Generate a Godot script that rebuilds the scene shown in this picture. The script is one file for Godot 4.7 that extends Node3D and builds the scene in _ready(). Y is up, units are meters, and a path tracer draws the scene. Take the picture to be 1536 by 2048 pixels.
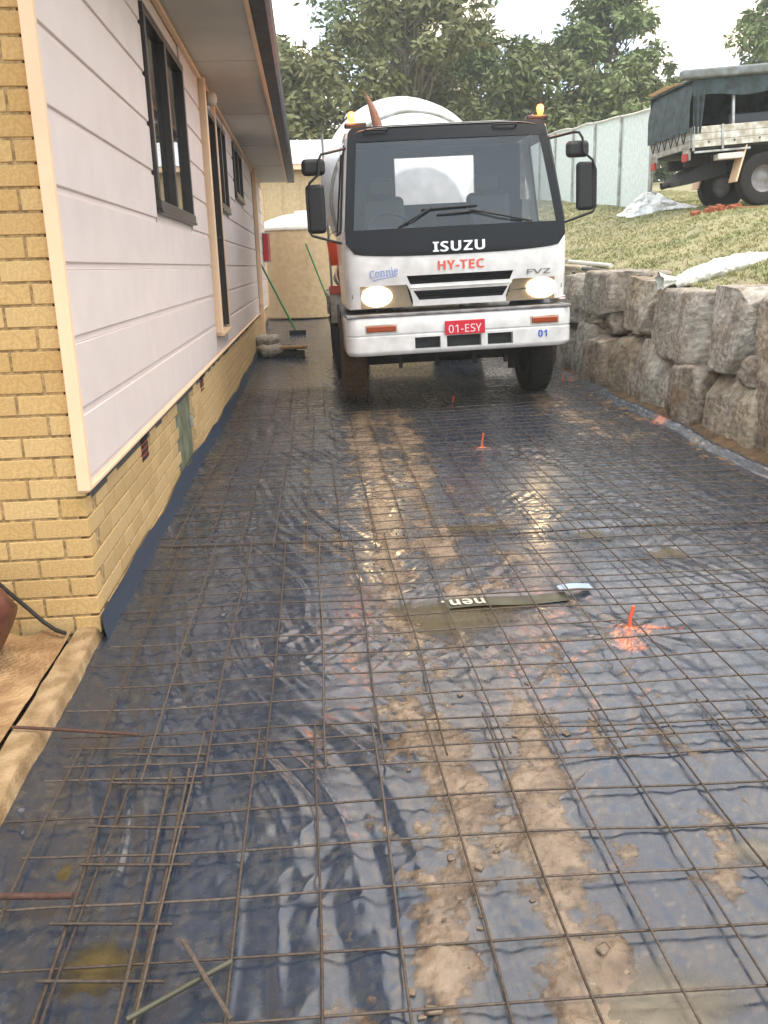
extends Node3D

# ---------------------------------------------------------------- mesh builder
class MB:
	var v := PackedVector3Array()
	var n := PackedVector3Array()
	var c := PackedColorArray()
	var ix := PackedInt32Array()
	var col := Color(1, 1, 1)
	func vert(p: Vector3, nn: Vector3) -> int:
		v.push_back(p); n.push_back(nn); c.push_back(col)
		return v.size() - 1
	func face(a: int, b: int, d: int) -> void:      # counter-clockwise seen from outside
		ix.push_back(a); ix.push_back(d); ix.push_back(b)
	func tri(a: Vector3, b: Vector3, d: Vector3) -> void:
		var nn := (b - a).cross(d - a).normalized()
		face(vert(a, nn), vert(b, nn), vert(d, nn))
	func quad(a: Vector3, b: Vector3, d: Vector3, e: Vector3) -> void:
		var nn := (d - a).cross(e - b).normalized()
		var i := vert(a, nn)
		vert(b, nn); vert(d, nn); vert(e, nn)
		face(i, i + 1, i + 2); face(i, i + 2, i + 3)
	func box(o: Vector3, s: Vector3, b := Basis.IDENTITY) -> MB:
		var h := s * 0.5
		for ax in 3:
			for sg in [-1.0, 1.0]:
				var nn := Vector3.ZERO; nn[ax] = sg
				var u := Vector3.ZERO; u[(ax + 1) % 3] = 1.0
				var w := Vector3.ZERO; w[(ax + 2) % 3] = 1.0
				if sg < 0: var t := u; u = w; w = t
				var k := [nn - u - w, nn + u - w, nn + u + w, nn - u + w]
				quad(o + b * (k[0] * h), o + b * (k[1] * h), o + b * (k[2] * h), o + b * (k[3] * h))
		return self
	func rbox(o: Vector3, s: Vector3, r: float, seg := 2, b := Basis.IDENTITY, flatn := 1) -> MB:
		# box with rounded edges
		var h := s * 0.5
		r = minf(r, minf(h.x, minf(h.y, h.z)) * 0.999)
		for ax in 3:
			for sg in [-1.0, 1.0]:
				var a1 := (ax + 1) % 3
				var a2 := (ax + 2) % 3
				var t1 := _ticks(h[a1], r, seg, flatn)
				var t2 := _ticks(h[a2], r, seg, flatn)
				var base := v.size()
				for i in t1.size():
					for j in t2.size():
						var p := Vector3.ZERO
						p[ax] = sg * h[ax]; p[a1] = t1[i]; p[a2] = t2[j]
						var inn := Vector3(clampf(p.x, -h.x + r, h.x - r), clampf(p.y, -h.y + r, h.y - r), clampf(p.z, -h.z + r, h.z - r))
						var dd := p - inn
						var nn := dd.normalized()
						vert(o + b * (inn + nn * r), b * nn)
				var m := t2.size()
				for i in t1.size() - 1:
					for j in m - 1:
						var q := base + i * m + j
						if sg > 0:
							face(q, q + m, q + m + 1); face(q, q + m + 1, q + 1)
						else:
							face(q, q + m + 1, q + m); face(q, q + 1, q + m + 1)
		return self
	func _ticks(h: float, r: float, seg: int, flatn: int) -> Array:
		var t := []
		for i in seg + 1:
			t.append(-h + r - r * tan((1.0 - float(i) / seg) * PI / 4))
		for i in range(1, flatn): t.append(lerpf(-h + r, h - r, float(i) / flatn))
		for i in seg + 1:
			t.append(h - r + r * tan(float(i) / seg * PI / 4))
		return t
	func tube(pts: Array, r, k := 8, caps := true) -> MB:
		var m := pts.size()
		var up := Vector3.UP
		var first := v.size()
		var tang := []
		for i in m:
			var d: Vector3 = pts[mini(i + 1, m - 1)] - pts[maxi(i - 1, 0)]
			tang.append(d.normalized())
		var side: Vector3 = (tang[0] as Vector3).cross(up)
		if side.length() < 0.05: side = (tang[0] as Vector3).cross(Vector3.RIGHT)
		side = side.normalized()
		for i in m:
			var t: Vector3 = tang[i]
			side = (side - t * side.dot(t)).normalized()
			var bi := t.cross(side)
			var rr: float = r[i] if r is Array else r
			for j in k:
				var a := TAU * j / k
				var nn := side * cos(a) + bi * sin(a)
				vert(pts[i] + nn * rr, nn)
		for i in m - 1:
			for j in k:
				var a := first + i * k + j
				var b := first + i * k + (j + 1) % k
				face(a, b, b + k); face(a, b + k, a + k)
		if caps:
			for e in [0, m - 1]:
				var nn: Vector3 = tang[e] * (-1.0 if e == 0 else 1.0)
				var o := vert(pts[e], nn)
				for j in k: vert(v[first + e * k + j], nn)
				for j in k:
					if e == 0: face(o, o + 1 + (j + 1) % k, o + 1 + j)
					else: face(o, o + 1 + j, o + 1 + (j + 1) % k)
		return self
	func lathe(prof: Array, k: int, xf := Transform3D.IDENTITY) -> MB:
		# profile of Vector2(radius, height) turned round y
		var m := prof.size()
		var first := v.size()
		for i in m:
			var d: Vector2 = prof[mini(i + 1, m - 1)] - prof[maxi(i - 1, 0)]
			var nr := Vector2(d.y, -d.x).normalized()
			for j in k + 1:
				var a := TAU * j / k
				vert(xf * Vector3(prof[i].x * cos(a), prof[i].y, prof[i].x * sin(a)), (xf.basis * Vector3(nr.x * cos(a), nr.y, nr.x * sin(a))).normalized())
		for i in m - 1:
			for j in k:
				var a := first + i * (k + 1) + j
				face(a, a + k + 1, a + k + 2); face(a, a + k + 2, a + 1)
		return self
	func prism(poly: PackedVector2Array, depth: float, xf := Transform3D.IDENTITY) -> MB:
		# polygon in xy, extruded from z = -depth/2 to depth/2
		var p := poly
		if Geometry2D.is_polygon_clockwise(p): p.reverse()
		var t := Geometry2D.triangulate_polygon(p)
		for s in [1.0, -1.0]:
			var nn := (xf.basis * Vector3(0, 0, s)).normalized()
			var b := v.size()
			for q in p: vert(xf * Vector3(q.x, q.y, s * depth * 0.5), nn)
			for i in range(0, t.size(), 3):
				var a0 := t[i]; var a1 := t[i + 1]; var a2 := t[i + 2]
				if (p[a1] - p[a0]).cross(p[a2] - p[a0]) < 0: var sw := a1; a1 = a2; a2 = sw
				if s > 0: face(b + a0, b + a1, b + a2)
				else: face(b + a0, b + a2, b + a1)
		for i in p.size():
			var q := p[i]; var w := p[(i + 1) % p.size()]
			quad(xf * Vector3(q.x, q.y, -depth * 0.5), xf * Vector3(w.x, w.y, -depth * 0.5), xf * Vector3(w.x, w.y, depth * 0.5), xf * Vector3(q.x, q.y, depth * 0.5))
		return self
	func grid(nu: int, nv: int, f: Callable, cf = null, flip := false) -> MB:
		# f(u, v) -> Vector3 ; normals from neighbours
		var base := v.size()
		for i in nu + 1:
			for j in nv + 1:
				if cf != null: col = cf.call(float(i) / nu, float(j) / nv)
				vert(f.call(float(i) / nu, float(j) / nv), Vector3.UP)
		var m := nv + 1
		for i in nu + 1:
			for j in m:
				var du := v[base + mini(i + 1, nu) * m + j] - v[base + maxi(i - 1, 0) * m + j]
				var dv := v[base + i * m + mini(j + 1, nv)] - v[base + i * m + maxi(j - 1, 0)]
				n[base + i * m + j] = (du.cross(dv) * (-1.0 if flip else 1.0)).normalized()
		for i in nu:
			for j in nv:
				var q := base + i * m + j
				if not flip:
					face(q, q + m, q + m + 1); face(q, q + m + 1, q + 1)
				else:
					face(q, q + m + 1, q + m); face(q, q + 1, q + m + 1)
		return self
	func mesh() -> ArrayMesh:
		var a := []
		a.resize(Mesh.ARRAY_MAX)
		a[Mesh.ARRAY_VERTEX] = v; a[Mesh.ARRAY_NORMAL] = n; a[Mesh.ARRAY_COLOR] = c; a[Mesh.ARRAY_INDEX] = ix
		var m := ArrayMesh.new()
		m.add_surface_from_arrays(Mesh.PRIMITIVE_TRIANGLES, a)
		return m

var M := {}
var rng := RandomNumberGenerator.new()
var used := {}

func numbered(called: String) -> String:
	if not used.has(called):
		used[called] = 0
		return called
	used[called] += 1
	return "%s_%03d" % [called, used[called]]
func thing(called: String, label: String, category: String, at := Vector3.ZERO, group := "") -> Node3D:
	var o := Node3D.new()
	o.name = numbered(called); add_child(o)
	o.position = at
	tag(o, label, category, group)
	return o
func tag(o: Node, label: String, category: String, group := "", kind := "") -> void:
	o.set_meta("label", label); o.set_meta("category", category)
	if group: o.set_meta("group", group)
	if kind: o.set_meta("kind", kind)
func inst(called: String, mesh: Mesh, m: Material, parent: Node) -> MeshInstance3D:
	var o := MeshInstance3D.new()
	o.mesh = mesh; o.material_override = m
	if parent == self:
		o.name = numbered(called); add_child(o)
	else:
		o.name = called; parent.add_child(o, true)
	return o
func obj(called: String, b: MB, m: Material, parent: Node) -> MeshInstance3D:
	return inst(called, b.mesh(), m, parent)
func struct(called: String, b: MB, m: Material) -> MeshInstance3D:
	var o := obj(called, b, m, self)
	o.set_meta("kind", "structure")
	return o
func B() -> MB: return MB.new()

# ---------------------------------------------------------------- textures and materials
func noise_tex(sd: int, freq: float, c0: Color, c1: Color, size := 256, oct := 4, gain := 1.0, stretch := 1) -> ImageTexture:
	var f := FastNoiseLite.new()
	f.seed = sd; f.frequency = freq; f.fractal_octaves = oct; f.noise_type = FastNoiseLite.TYPE_SIMPLEX_SMOOTH
	var im := f.get_seamless_image(size, size, false, false, 0.2, true)
	var out := Image.create(size, size, false, Image.FORMAT_RGB8)
	for y in size:
		for x in size:
			var t := im.get_pixel(x, (y * stretch) % size).r
			t = clampf((t - 0.5) * gain + 0.5, 0, 1)
			out.set_pixel(x, y, c0.lerp(c1, t))
	return ImageTexture.create_from_image(out)
func mat(key: String, col: Color, rough: float, opt := {}) -> StandardMaterial3D:
	var m := StandardMaterial3D.new()
	m.albedo_color = col; m.roughness = rough
	m.cull_mode = BaseMaterial3D.CULL_DISABLED
	for k in opt:
		if k == "tex":
			m.albedo_texture = opt[k]; m.uv1_triplanar = true; m.uv1_world_triplanar = opt.get("world", false)
		elif k == "scale": m.uv1_scale = opt[k] if opt[k] is Vector3 else Vector3.ONE * opt[k]
		elif k == "bump":
			m.heightmap_enabled = true; m.heightmap_texture = opt[k]; m.heightmap_scale = opt.get("bump_cm", 0.3); m.uv1_triplanar = true; m.uv1_world_triplanar = opt.get("world", false)
		elif k == "rough_tex":
			m.roughness_texture = opt[k]; m.uv1_triplanar = true; m.uv1_world_triplanar = opt.get("world", false)
		elif k in ["bump_cm", "world"]: pass
		elif k == "vc": m.vertex_color_use_as_albedo = true
		elif k == "alpha":
			m.transparency = BaseMaterial3D.TRANSPARENCY_ALPHA; m.albedo_color.a = opt[k]
		elif k == "emit":
			m.emission_enabled = true; m.emission = opt[k]; m.emission_energy_multiplier = opt.get("power", 1.0)
		elif k == "power": pass
		else: m.set(k, opt[k])
	M[key] = m
	return m
func sc(r: int, g: int, b: int) -> Color: return Color8(r, g, b)

func make_materials() -> void:
	var w := Color(1, 1, 1)
	var n_fine := noise_tex(3, 0.06, Color(0.86, 0.86, 0.86), w, 256, 5)
	var n_soft := noise_tex(14, 0.02, Color(0.955, 0.955, 0.955), w, 256, 4)
	var n_mott := noise_tex(4, 0.02, Color(0.70, 0.70, 0.70), w, 256, 5, 1.6)
	var n_dirt := noise_tex(8, 0.012, Color(0.78, 0.74, 0.68), w, 256, 5, 1.8)
	var h_fine := noise_tex(5, 0.10, Color.BLACK, w, 256, 4, 1.4)
	var h_coarse := noise_tex(6, 0.03, Color.BLACK, w, 256, 5, 1.5)
	var n_rough := noise_tex(7, 0.03, Color(0.45, 0.45, 0.45), w, 256, 4, 1.8)
	for i in 4:
		mat("brick%d" % i, [sc(210, 174, 114), sc(203, 165, 104), sc(214, 180, 122), sc(206, 169, 110)][i], 0.85, {"tex": n_fine, "scale": 3.0 + i * 0.4, "bump": h_fine, "bump_cm": 0.10})
	mat("mortar", sc(188, 158, 110), 0.95, {"tex": n_mott, "scale": 5.0, "bump": h_fine, "bump_cm": 0.2})
	mat("plinth_brick0", sc(200, 168, 116), 0.85, {"tex": n_fine, "scale": 4.0, "bump": h_fine, "bump_cm": 0.06})
	mat("plinth_brick1", sc(190, 158, 106), 0.85, {"tex": n_fine, "scale": 3.3, "bump": h_fine, "bump_cm": 0.06})
	mat("clad", sc(222, 207, 200), 0.6, {"tex": n_soft, "scale": 0.5})
	mat("clad2", sc(219, 204, 197), 0.6, {"tex": n_soft, "scale": 0.4})
	mat("cream", sc(242, 206, 168), 0.55, {"tex": n_soft, "scale": 0.9})
	mat("soffit", sc(206, 202, 190), 0.7, {"tex": n_soft, "scale": 0.5})
	mat("gutter", sc(62, 66, 72), 0.6, {"tex": n_dirt, "scale": 1.1})
	mat("tile", sc(110, 84, 70), 0.8, {"tex": n_mott, "scale": 2.0})
	mat("window_frame", sc(48, 42, 38), 0.35)
	mat("door_dark", sc(58, 46, 38), 0.4, {"tex": n_dirt, "scale": 1.0})
	mat("glass_win", Color(0.03, 0.04, 0.045), 0.02, {"alpha": 0.35, "metallic_specular": 0.9})
	mat("interior", sc(70, 66, 62), 0.9)
	mat("curtain", sc(150, 146, 138), 0.9, {"tex": n_fine, "scale": 0.8})
	mat("terracotta", sc(140, 62, 46), 0.8, {"tex": n_mott, "scale": 5.0})
	mat("green_panel", sc(116, 122, 100), 0.6, {"tex": n_dirt, "scale": 1.5})
	mat("red_paint", sc(176, 34, 40), 0.4)
	mat("plastic", Color(1, 1, 1), 0.33, {"vc": true, "rough_tex": n_rough, "scale": 1.7, "metallic_specular": 0.85, "world": true})
	mat("hem", sc(46, 58, 74), 0.5, {"metallic_specular": 0.5})
	mat("mud", Color(1, 1, 1), 0.42, {"vc": true, "rough_tex": n_rough, "bump": h_coarse, "bump_cm": 0.25, "scale": 4.0, "world": true, "alpha": 1.0})
	mat("puddle", Color(1, 1, 1), 0.26, {"vc": true, "alpha": 1.0})
	for i in 3:
		mat("steel%d" % i, [sc(92, 78, 66), sc(82, 68, 56), sc(102, 88, 76)][i], 0.5, {"tex": n_mott, "scale": 9.0, "metallic": 0.2})
	mat("rust", sc(86, 54, 40), 0.8, {"tex": n_mott, "scale": 9.0})
	mat("stake", sc(236, 96, 60), 0.6)
	mat("soil", sc(120, 94, 64), 0.95, {"tex": n_mott, "scale": 0.9, "bump": h_coarse, "bump_cm": 3.0, "world": true})
	mat("sand", sc(176, 143, 102), 0.95, {"tex": n_dirt, "scale": 1.4, "bump": h_fine, "bump_cm": 0.8, "world": true})
	mat("kerb", sc(164, 138, 102), 0.9, {"tex": n_dirt, "scale": 2.2, "bump": h_fine, "bump_cm": 0.4, "world": true})
	mat("stone", Color(1, 1, 1), 0.85, {"vc": true, "tex": n_mott, "scale": 2.2, "bump": h_coarse, "bump_cm": 0.9, "world": true})
	mat("lawn", Color(1, 1, 1), 0.95, {"vc": true, "tex": n_fine, "scale": 0.8, "bump": h_coarse, "bump_cm": 0.8, "world": true})
	mat("blade", Color(1, 1, 1), 0.8, {"vc": true, "backlight": Color(0.25, 0.28, 0.1)})
	mat("leaf", Color(1, 1, 1), 0.6, {"vc": true, "backlight": Color(0.9, 1.0, 0.6)})
	mat("bark", sc(120, 104, 88), 0.9, {"tex": n_mott, "scale": 0.7, "bump": h_coarse, "bump_cm": 2.0})
	# truck
	mat("white", sc(243, 240, 236), 0.25, {"clearcoat_enabled": true, "clearcoat": 0.5, "clearcoat_roughness": 0.08, "tex": n_fine, "scale": 0.35})
	mat("white_dirty", sc(206, 198, 184), 0.45, {"tex": n_dirt, "scale": 1.3})
	mat("drum", sc(236, 236, 236), 0.35, {"tex": n_fine, "scale": 0.3})
	mat("black_gloss", sc(24, 26, 29), 0.25, {"metallic_specular": 0.3})
	mat("black", sc(26, 26, 27), 0.55, {"tex": n_mott, "scale": 3.0})
	mat("grey_plastic", sc(140, 138, 140), 0.5, {"tex": n_dirt, "scale": 1.6})
	mat("mudguard", sc(92, 98, 106), 0.45, {"tex": n_dirt, "scale": 1.6})
	mat("chassis", sc(52, 46, 40), 0.8, {"tex": n_mott, "scale": 2.0})
	mat("tyre", sc(40, 36, 32), 0.85, {"tex": n_mott, "scale": 4.0, "bump": h_fine, "bump_cm": 0.4})
	mat("tyre_mud", sc(104, 80, 52), 0.9, {"tex": n_mott, "scale": 4.0, "bump": h_coarse, "bump_cm": 0.8})
	mat("rim", sc(178, 172, 160), 0.5, {"tex": n_dirt, "scale": 2.0})
	mat("chrome", sc(220, 220, 222), 0.12, {"metallic": 1.0})
	mat("glass", Color(0.25, 0.33, 0.36), 0.015, {"alpha": 0.18, "metallic_specular": 0.9})
	mat("glass_clear", Color(0.05, 0.06, 0.06), 0.02, {"alpha": 0.06, "metallic_specular": 0.5})
	mat("lamp_shell", sc(176, 160, 134), 0.25, {"metallic": 0.5})
	mat("amber", sc(152, 66, 30), 0.2)
	mat("amber_lit", sc(255, 170, 90), 0.3, {"emit": Color(1.0, 0.55, 0.22), "power": 1.3})
	mat("headlamp_lit", sc(255, 240, 210), 0.3, {"emit": Color(1.0, 0.93, 0.80), "power": 2.2})
	mat("decal_red", sc(222, 92, 70), 0.4)
	mat("decal_blue", sc(52, 96, 186), 0.4)
	mat("decal_pale_blue", sc(128, 146, 214), 0.4)
	mat("badge", sc(110, 104, 100), 0.3, {"metallic": 0.6})
	mat("plate_red", sc(206, 32, 52), 0.35)
	mat("plate_white", sc(238, 220, 220), 0.4)
	mat("seat", sc(44, 46, 50), 0.9)
	mat("orange", sc(240, 84, 30), 0.5)
	mat("rusty_pipe", sc(150, 104, 76), 0.6, {"tex": n_mott, "scale": 5.0})
	mat("tank", sc(214, 186, 142), 0.5, {"tex": n_fine, "scale": 0.4})
	mat("tank_top", sc(226, 222, 210), 0.45, {"tex": n_fine, "scale": 0.4})
	mat("garage_wall", sc(214, 190, 146), 0.8, {"tex": n_fine, "scale": 0.5})
	mat("metal_roof", sc(226, 228, 230), 0.4)
	mat("shade_cloth", sc(222, 234, 228), 0.7, {"tex": n_fine, "scale": 0.5, "rim_enabled": true, "rim": 0.3, "backlight": Color(0.3, 0.34, 0.34)})
	mat("white_sheet", sc(238, 238, 232), 0.5, {"tex": n_fine, "scale": 0.8, "backlight": Color(0.3, 0.3, 0.3)})
	mat("galv", sc(182, 186, 186), 0.4, {"metallic": 0.5, "tex": n_dirt, "scale": 1.1})
	mat("canvas", sc(66, 80, 84), 0.85, {"tex": n_dirt, "scale": 1.2, "bump": h_coarse, "bump_cm": 0.6})
	mat("awning", sc(126, 134, 138), 0.6, {"tex": n_dirt, "scale": 1.0})
	mat("alloy", sc(210, 208, 198), 0.4, {"metallic": 0.3, "tex": n_dirt, "scale": 1.5})
	mat("tail_red", sc(170, 36, 40), 0.25)
	mat("sack", sc(226, 226, 214), 0.6, {"tex": n_fine, "scale": 1.8, "bump": h_coarse, "bump_cm": 0.8})
	mat("pvc", sc(206, 206, 196), 0.4)
	mat("poly_black", sc(38, 40, 44), 0.4)
	mat("blue", sc(50, 150, 210), 0.5)
	mat("green_handle", sc(24, 104, 54), 0.4)
	mat("timber", sc(170, 134, 86), 0.8, {"tex": n_mott, "scale": 4.0})
	mat("cement_bag", sc(176, 168, 156), 0.8, {"tex": n_mott, "scale": 2.5, "bump": h_coarse, "bump_cm": 1.0})
	mat("bag_dark", sc(74, 76, 80), 0.7)
	mat("tub", sc(112, 62, 42), 0.5, {"tex": n_mott, "scale": 3.0})
	mat("rubble", sc(176, 96, 62), 0.9, {"tex": n_mott, "scale": 3.0})
	mat("board", sc(76, 76, 58), 0.5, {"tex": n_dirt, "scale": 2.0})
	mat("print_white", sc(200, 192, 172), 0.5)
	mat("strip_pale", sc(150, 168, 182), 0.25)

# ---------------------------------------------------------------- ground shape
var nz: Array = []
func noi(i: int, x: float, z: float) -> float: return nz[i].get_noise_2d(x, z)
func fold(x: float) -> float:                # soft ridge
	return 1.0 - sqrt(x * x + 0.0015) * 1.6
var stakes := [Vector3(1.35, 0, -3.58), Vector3(1.47, 0, -7.67), Vector3(1.63, 0, -10.3), Vector3(3.30, 0, -11.6)]
# puddles: x, z, radius x, radius z, depth
var pools := [[0.55, -3.86, 0.36, 0.26, 0.016], [0.70, -1.56, 0.20, 0.13, 0.014], [-0.58, -1.83, 0.10, 0.11, 0.012], [1.95, -4.62, 0.24, 0.22, 0.014], [0.98, -5.30, 0.26, 0.12, 0.014], [1.62, -5.05, 0.20, 0.16, 0.014], [-0.75, -2.2, 0.04, 0.08, 0.008], [1.16, -2.05, 0.08, 0.07, 0.010], [0.80, -4.00, 0.34, 0.10, 0.016]]
func right_edge(z: float) -> float:
	return 3.40 + 0.02 * clampf(-z - 6.0, -3.0, 7.0) + 0.03 * sin(z * 2.1) + 0.015 * sin(z * 5.3)
func base_y(x: float, z: float) -> float:
	var t := smoothstep(-7.5, -10.0, z)
	var y := t * 0.022 * (x - 1.66)
	y += 0.35 * smoothstep(-14.5, -23.5, z)
	return y
func plastic_y(x: float, z: float) -> float:
	var y := base_y(x, z)
	# pulled folds: long along the drive, close together across it
	var wob := noi(2, x * 0.7, z * 0.45) * 0.16
	var xa := x * 0.965 - z * 0.26 + wob
	var za := z * 0.965 + x * 0.26
	var a := noi(0, xa * 3.6, za * 0.34)
	var left := smoothstep(0.85, 0.05, x)
	var amount := clampf(0.55 + noi(2, x * 0.9 + 9, z * 0.7) * 1.1, 0.0, 1.0)
	y += (0.0052 * left + 0.0012) * fold(a * 2.4) * amount
	var b := noi(0, xa * 8.0 + 40, za * 0.9 + 7)
	y += (0.0003 + 0.0008 * left) * fold(b * 2.4) * clampf(0.6 + noi(2, x * 1.2 + 31, z * 1.2) * 1.2, 0.0, 1.0)
	var c2 := noi(0, (x * 0.8 + z * 0.6) * 4.0 + 80, (z * 0.8 - x * 0.6) * 1.1)
	y += 0.0018 * fold(c2 * 2.6) * smoothstep(-0.05, 0.45, noi(2, x * 0.9 + 3, z * 0.9 + 60))
	y += 0.0003 * noi(3, x * 3.0, z * 2.0) + 0.008 * noi(2, x * 0.5 + 50, z * 0.5)
	for p in pools:
		var d := Vector2((x - p[0]) / p[2], (z - p[1]) / p[3]).length_squared()
		if d < 6.0: y -= p[4] * exp(-d)
	for s in stakes:
		var dx = x - s.x; var dz = z - s.z
		var r2 = dx * dx + dz * dz
		if r2 < 1.2:
			var r := sqrt(r2)
			y += 0.030 * exp(-r / 0.07) + 0.0055 * sin(atan2(dz, dx) * 11.0 + 2.0 * noi(2, x, z)) * exp(-r / 0.32) * smoothstep(0.0, 0.08, r)
	# edges turn up at house and at rock wall
	y += 0.012 * smoothstep(-0.90, -1.0, x)
	var e := right_edge(z)
	y += 0.055 * smoothstep(e - 0.10, e - 0.02, x) + 0.010 * noi(1, x * 2.5, z * 1.4) * smoothstep(e - 0.3, e, x)
	return y
func track(x: float, z: float) -> float:       # how muddy, 0..1: the lane the truck wheels came through
	var t := -1.0
	if z > -3.2:
		var u := clampf((-z - 1.5) / 1.3, 0, 1)
		var ca := lerpf(0.25, 0.42, u) + 0.03 * sin(z * 5.0); var cb := lerpf(0.50, 0.70, u) + 0.03 * sin(z * 4.0 + 1.0)
		t = maxf(1.0 - absf(x - ca) / 0.15, 1.0 - absf(x - cb) / 0.15)
		t *= 1.0 - 0.8 * smoothstep(-2.85, -3.2, z)
	else:
		var u := clampf((-z - 3.2) / 6.0, 0, 1)
		var ca := lerpf(0.36, 0.52, u); var cb := lerpf(0.62, 0.86, u); var w := lerpf(0.15, 0.28, u)
		t = maxf(1.0 - absf(x - ca) / w, 0.95 - absf(x - cb) / w)
		t *= 1.0 - 0.6 * smoothstep(-4.7, -4.2, z)
	return maxf(t, (1.0 - absf(x - 2.75) / 0.35) * 0.55 * smoothstep(-7.0, -8.6, z))
func mud_h(x: float, z: float) -> float:
	var t := track(x, z)
	var s := noi(1, x * 2.0 + 20, z * 1.1) * 0.9 + noi(3, x * 3.0 + 5, z * 2.0) * 0.5 + noi(3, x * 9, z * 7) * 0.34 + noi(3, x * 19 + 8, z * 16) * 0.22
	return (clampf(t, -1.0, 1.0) * 0.95 - 0.38 + s) * 0.011

func build_plastic() -> void:
	var host := thing("plastic_sheet", "wrinkled black plastic membrane covering the whole driveway under the steel mesh", "plastic sheet")
	for seg in [[-1.2, -4.6, 0.0115], [-4.6, -10.0, 0.02], [-10.0, -24.0, 0.06]]:
		var b := B()
		var z0: float = seg[0]; var z1: float = seg[1]; var st: float = seg[2]
		var nx := int(4.72 / st); var nzz := int((z0 - z1) / st)
		var ys := PackedFloat32Array(); ys.resize((nx + 1) * (nzz + 1))
		var xs := PackedFloat32Array(); xs.resize((nx + 1) * (nzz + 1))
		for j in nzz + 1:
			var z := z0 + (z1 - z0) * j / nzz
			var e := right_edge(z)
			for i in nx + 1:
				var x := -1.0 + (e + 1.0) * i / nx
				xs[j * (nx + 1) + i] = x
				ys[j * (nx + 1) + i] = plastic_y(x, z)
		b.v.resize(ys.size()); b.n.resize(ys.size()); b.c.resize(ys.size())
		for j in nzz + 1:
			var z := z0 + (z1 - z0) * j / nzz
			for i in nx + 1:
				var k := j * (nx + 1) + i
				b.v[k] = Vector3(xs[k], ys[k], z)
				var il := maxi(i - 1, 0); var ir := mini(i + 1, nx); var jl := maxi(j - 1, 0); var jr := mini(j + 1, nzz)
				var sx := (ys[j * (nx + 1) + ir] - ys[j * (nx + 1) + il]) / maxf(1e-5, xs[j * (nx + 1) + ir] - xs[j * (nx + 1) + il])
				var sz := (ys[jr * (nx + 1) + i] - ys[jl * (nx + 1) + i]) / ((z1 - z0) * (jr - jl) / nzz)
				b.n[k] = Vector3(-sx, 1, -sz).normalized()
				var x := xs[k]
				# plastic, silt film and splashes, spray paint
				var c := Color(0.021, 0.031, 0.044)
				var sp := noi(3, x * 6 + 40, z * 5)
				var fine := noi(3, x * 14, z * 12)
				var film := clampf(track(x, z) * 0.75 + noi(1, x * 2.2 + 3, z * 1.3) * 0.35 + sp * 0.35 + fine * 0.5 - 0.02, 0, 1) * 0.42
				film = maxf(film, clampf((noi(3, x * 8 + 80, z * 8) - 0.50) * 8, 0, 1) * 0.35 * smoothstep(0.0, 0.6, x))
				film = maxf(film, smoothstep(-4.5, -7.5, z) * clampf(noi(1, x * 2.6, z * 1.6) * 0.7 + sp * 0.5 + fine * 0.5 - 0.16, 0, 1) * 0.24 * smoothstep(0.2, 0.7, x))
				c = c.lerp(Color(0.165, 0.125, 0.090), film * 1.25)
				for q in [[1.35, -3.57, 0.085, 0.075], [1.47, -3.60, 0.11, 0.03], [1.30, -3.46, 0.06, 0.09], [1.47, -7.67, 0.09, 0.08], [3.40, -8.50, 0.10, 0.14], [3.44, -11.7, 0.06, 0.12]]:
					var d := Vector2((x - q[0]) / q[2], (z - q[1]) / q[3]).length()
					if d < 1.6:
						var pt := clampf((0.95 - d + sp * 0.7 + noi(3, x * 26, z * 26) * 1.0) * 1.0, 0, 1)
						c = c.lerp(Color(0.78, 0.21, 0.075), pt * 0.75)
				b.c[k] = c
		for j in nzz:
			for i in nx:
				var q := j * (nx + 1) + i
				b.face(q, q + 1, q + nx + 2); b.face(q, q + nx + 2, q + nx + 1)
		obj("membrane", b, M.plastic, host)
	# the dark upturned strip along the plinth
	var st := B()
	st.grid(160, 4, func(u, w):
		var z := lerpf(-3.80, -22.3, u)
		var hgt := 0.13 + 0.04 * noi(2, z * 0.7, 3.0) + 0.012 * noi(1, z * 1.5, 7.0)
		return Vector3(-0.985 + 0.006 * noi(1, z * 1.2, w * 2) + 0.02 * (1 - w), base_y(-1, z) + 0.004 + hgt * w, z), null, true)
	obj("upturned_edge", st, M.hem, host)

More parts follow.
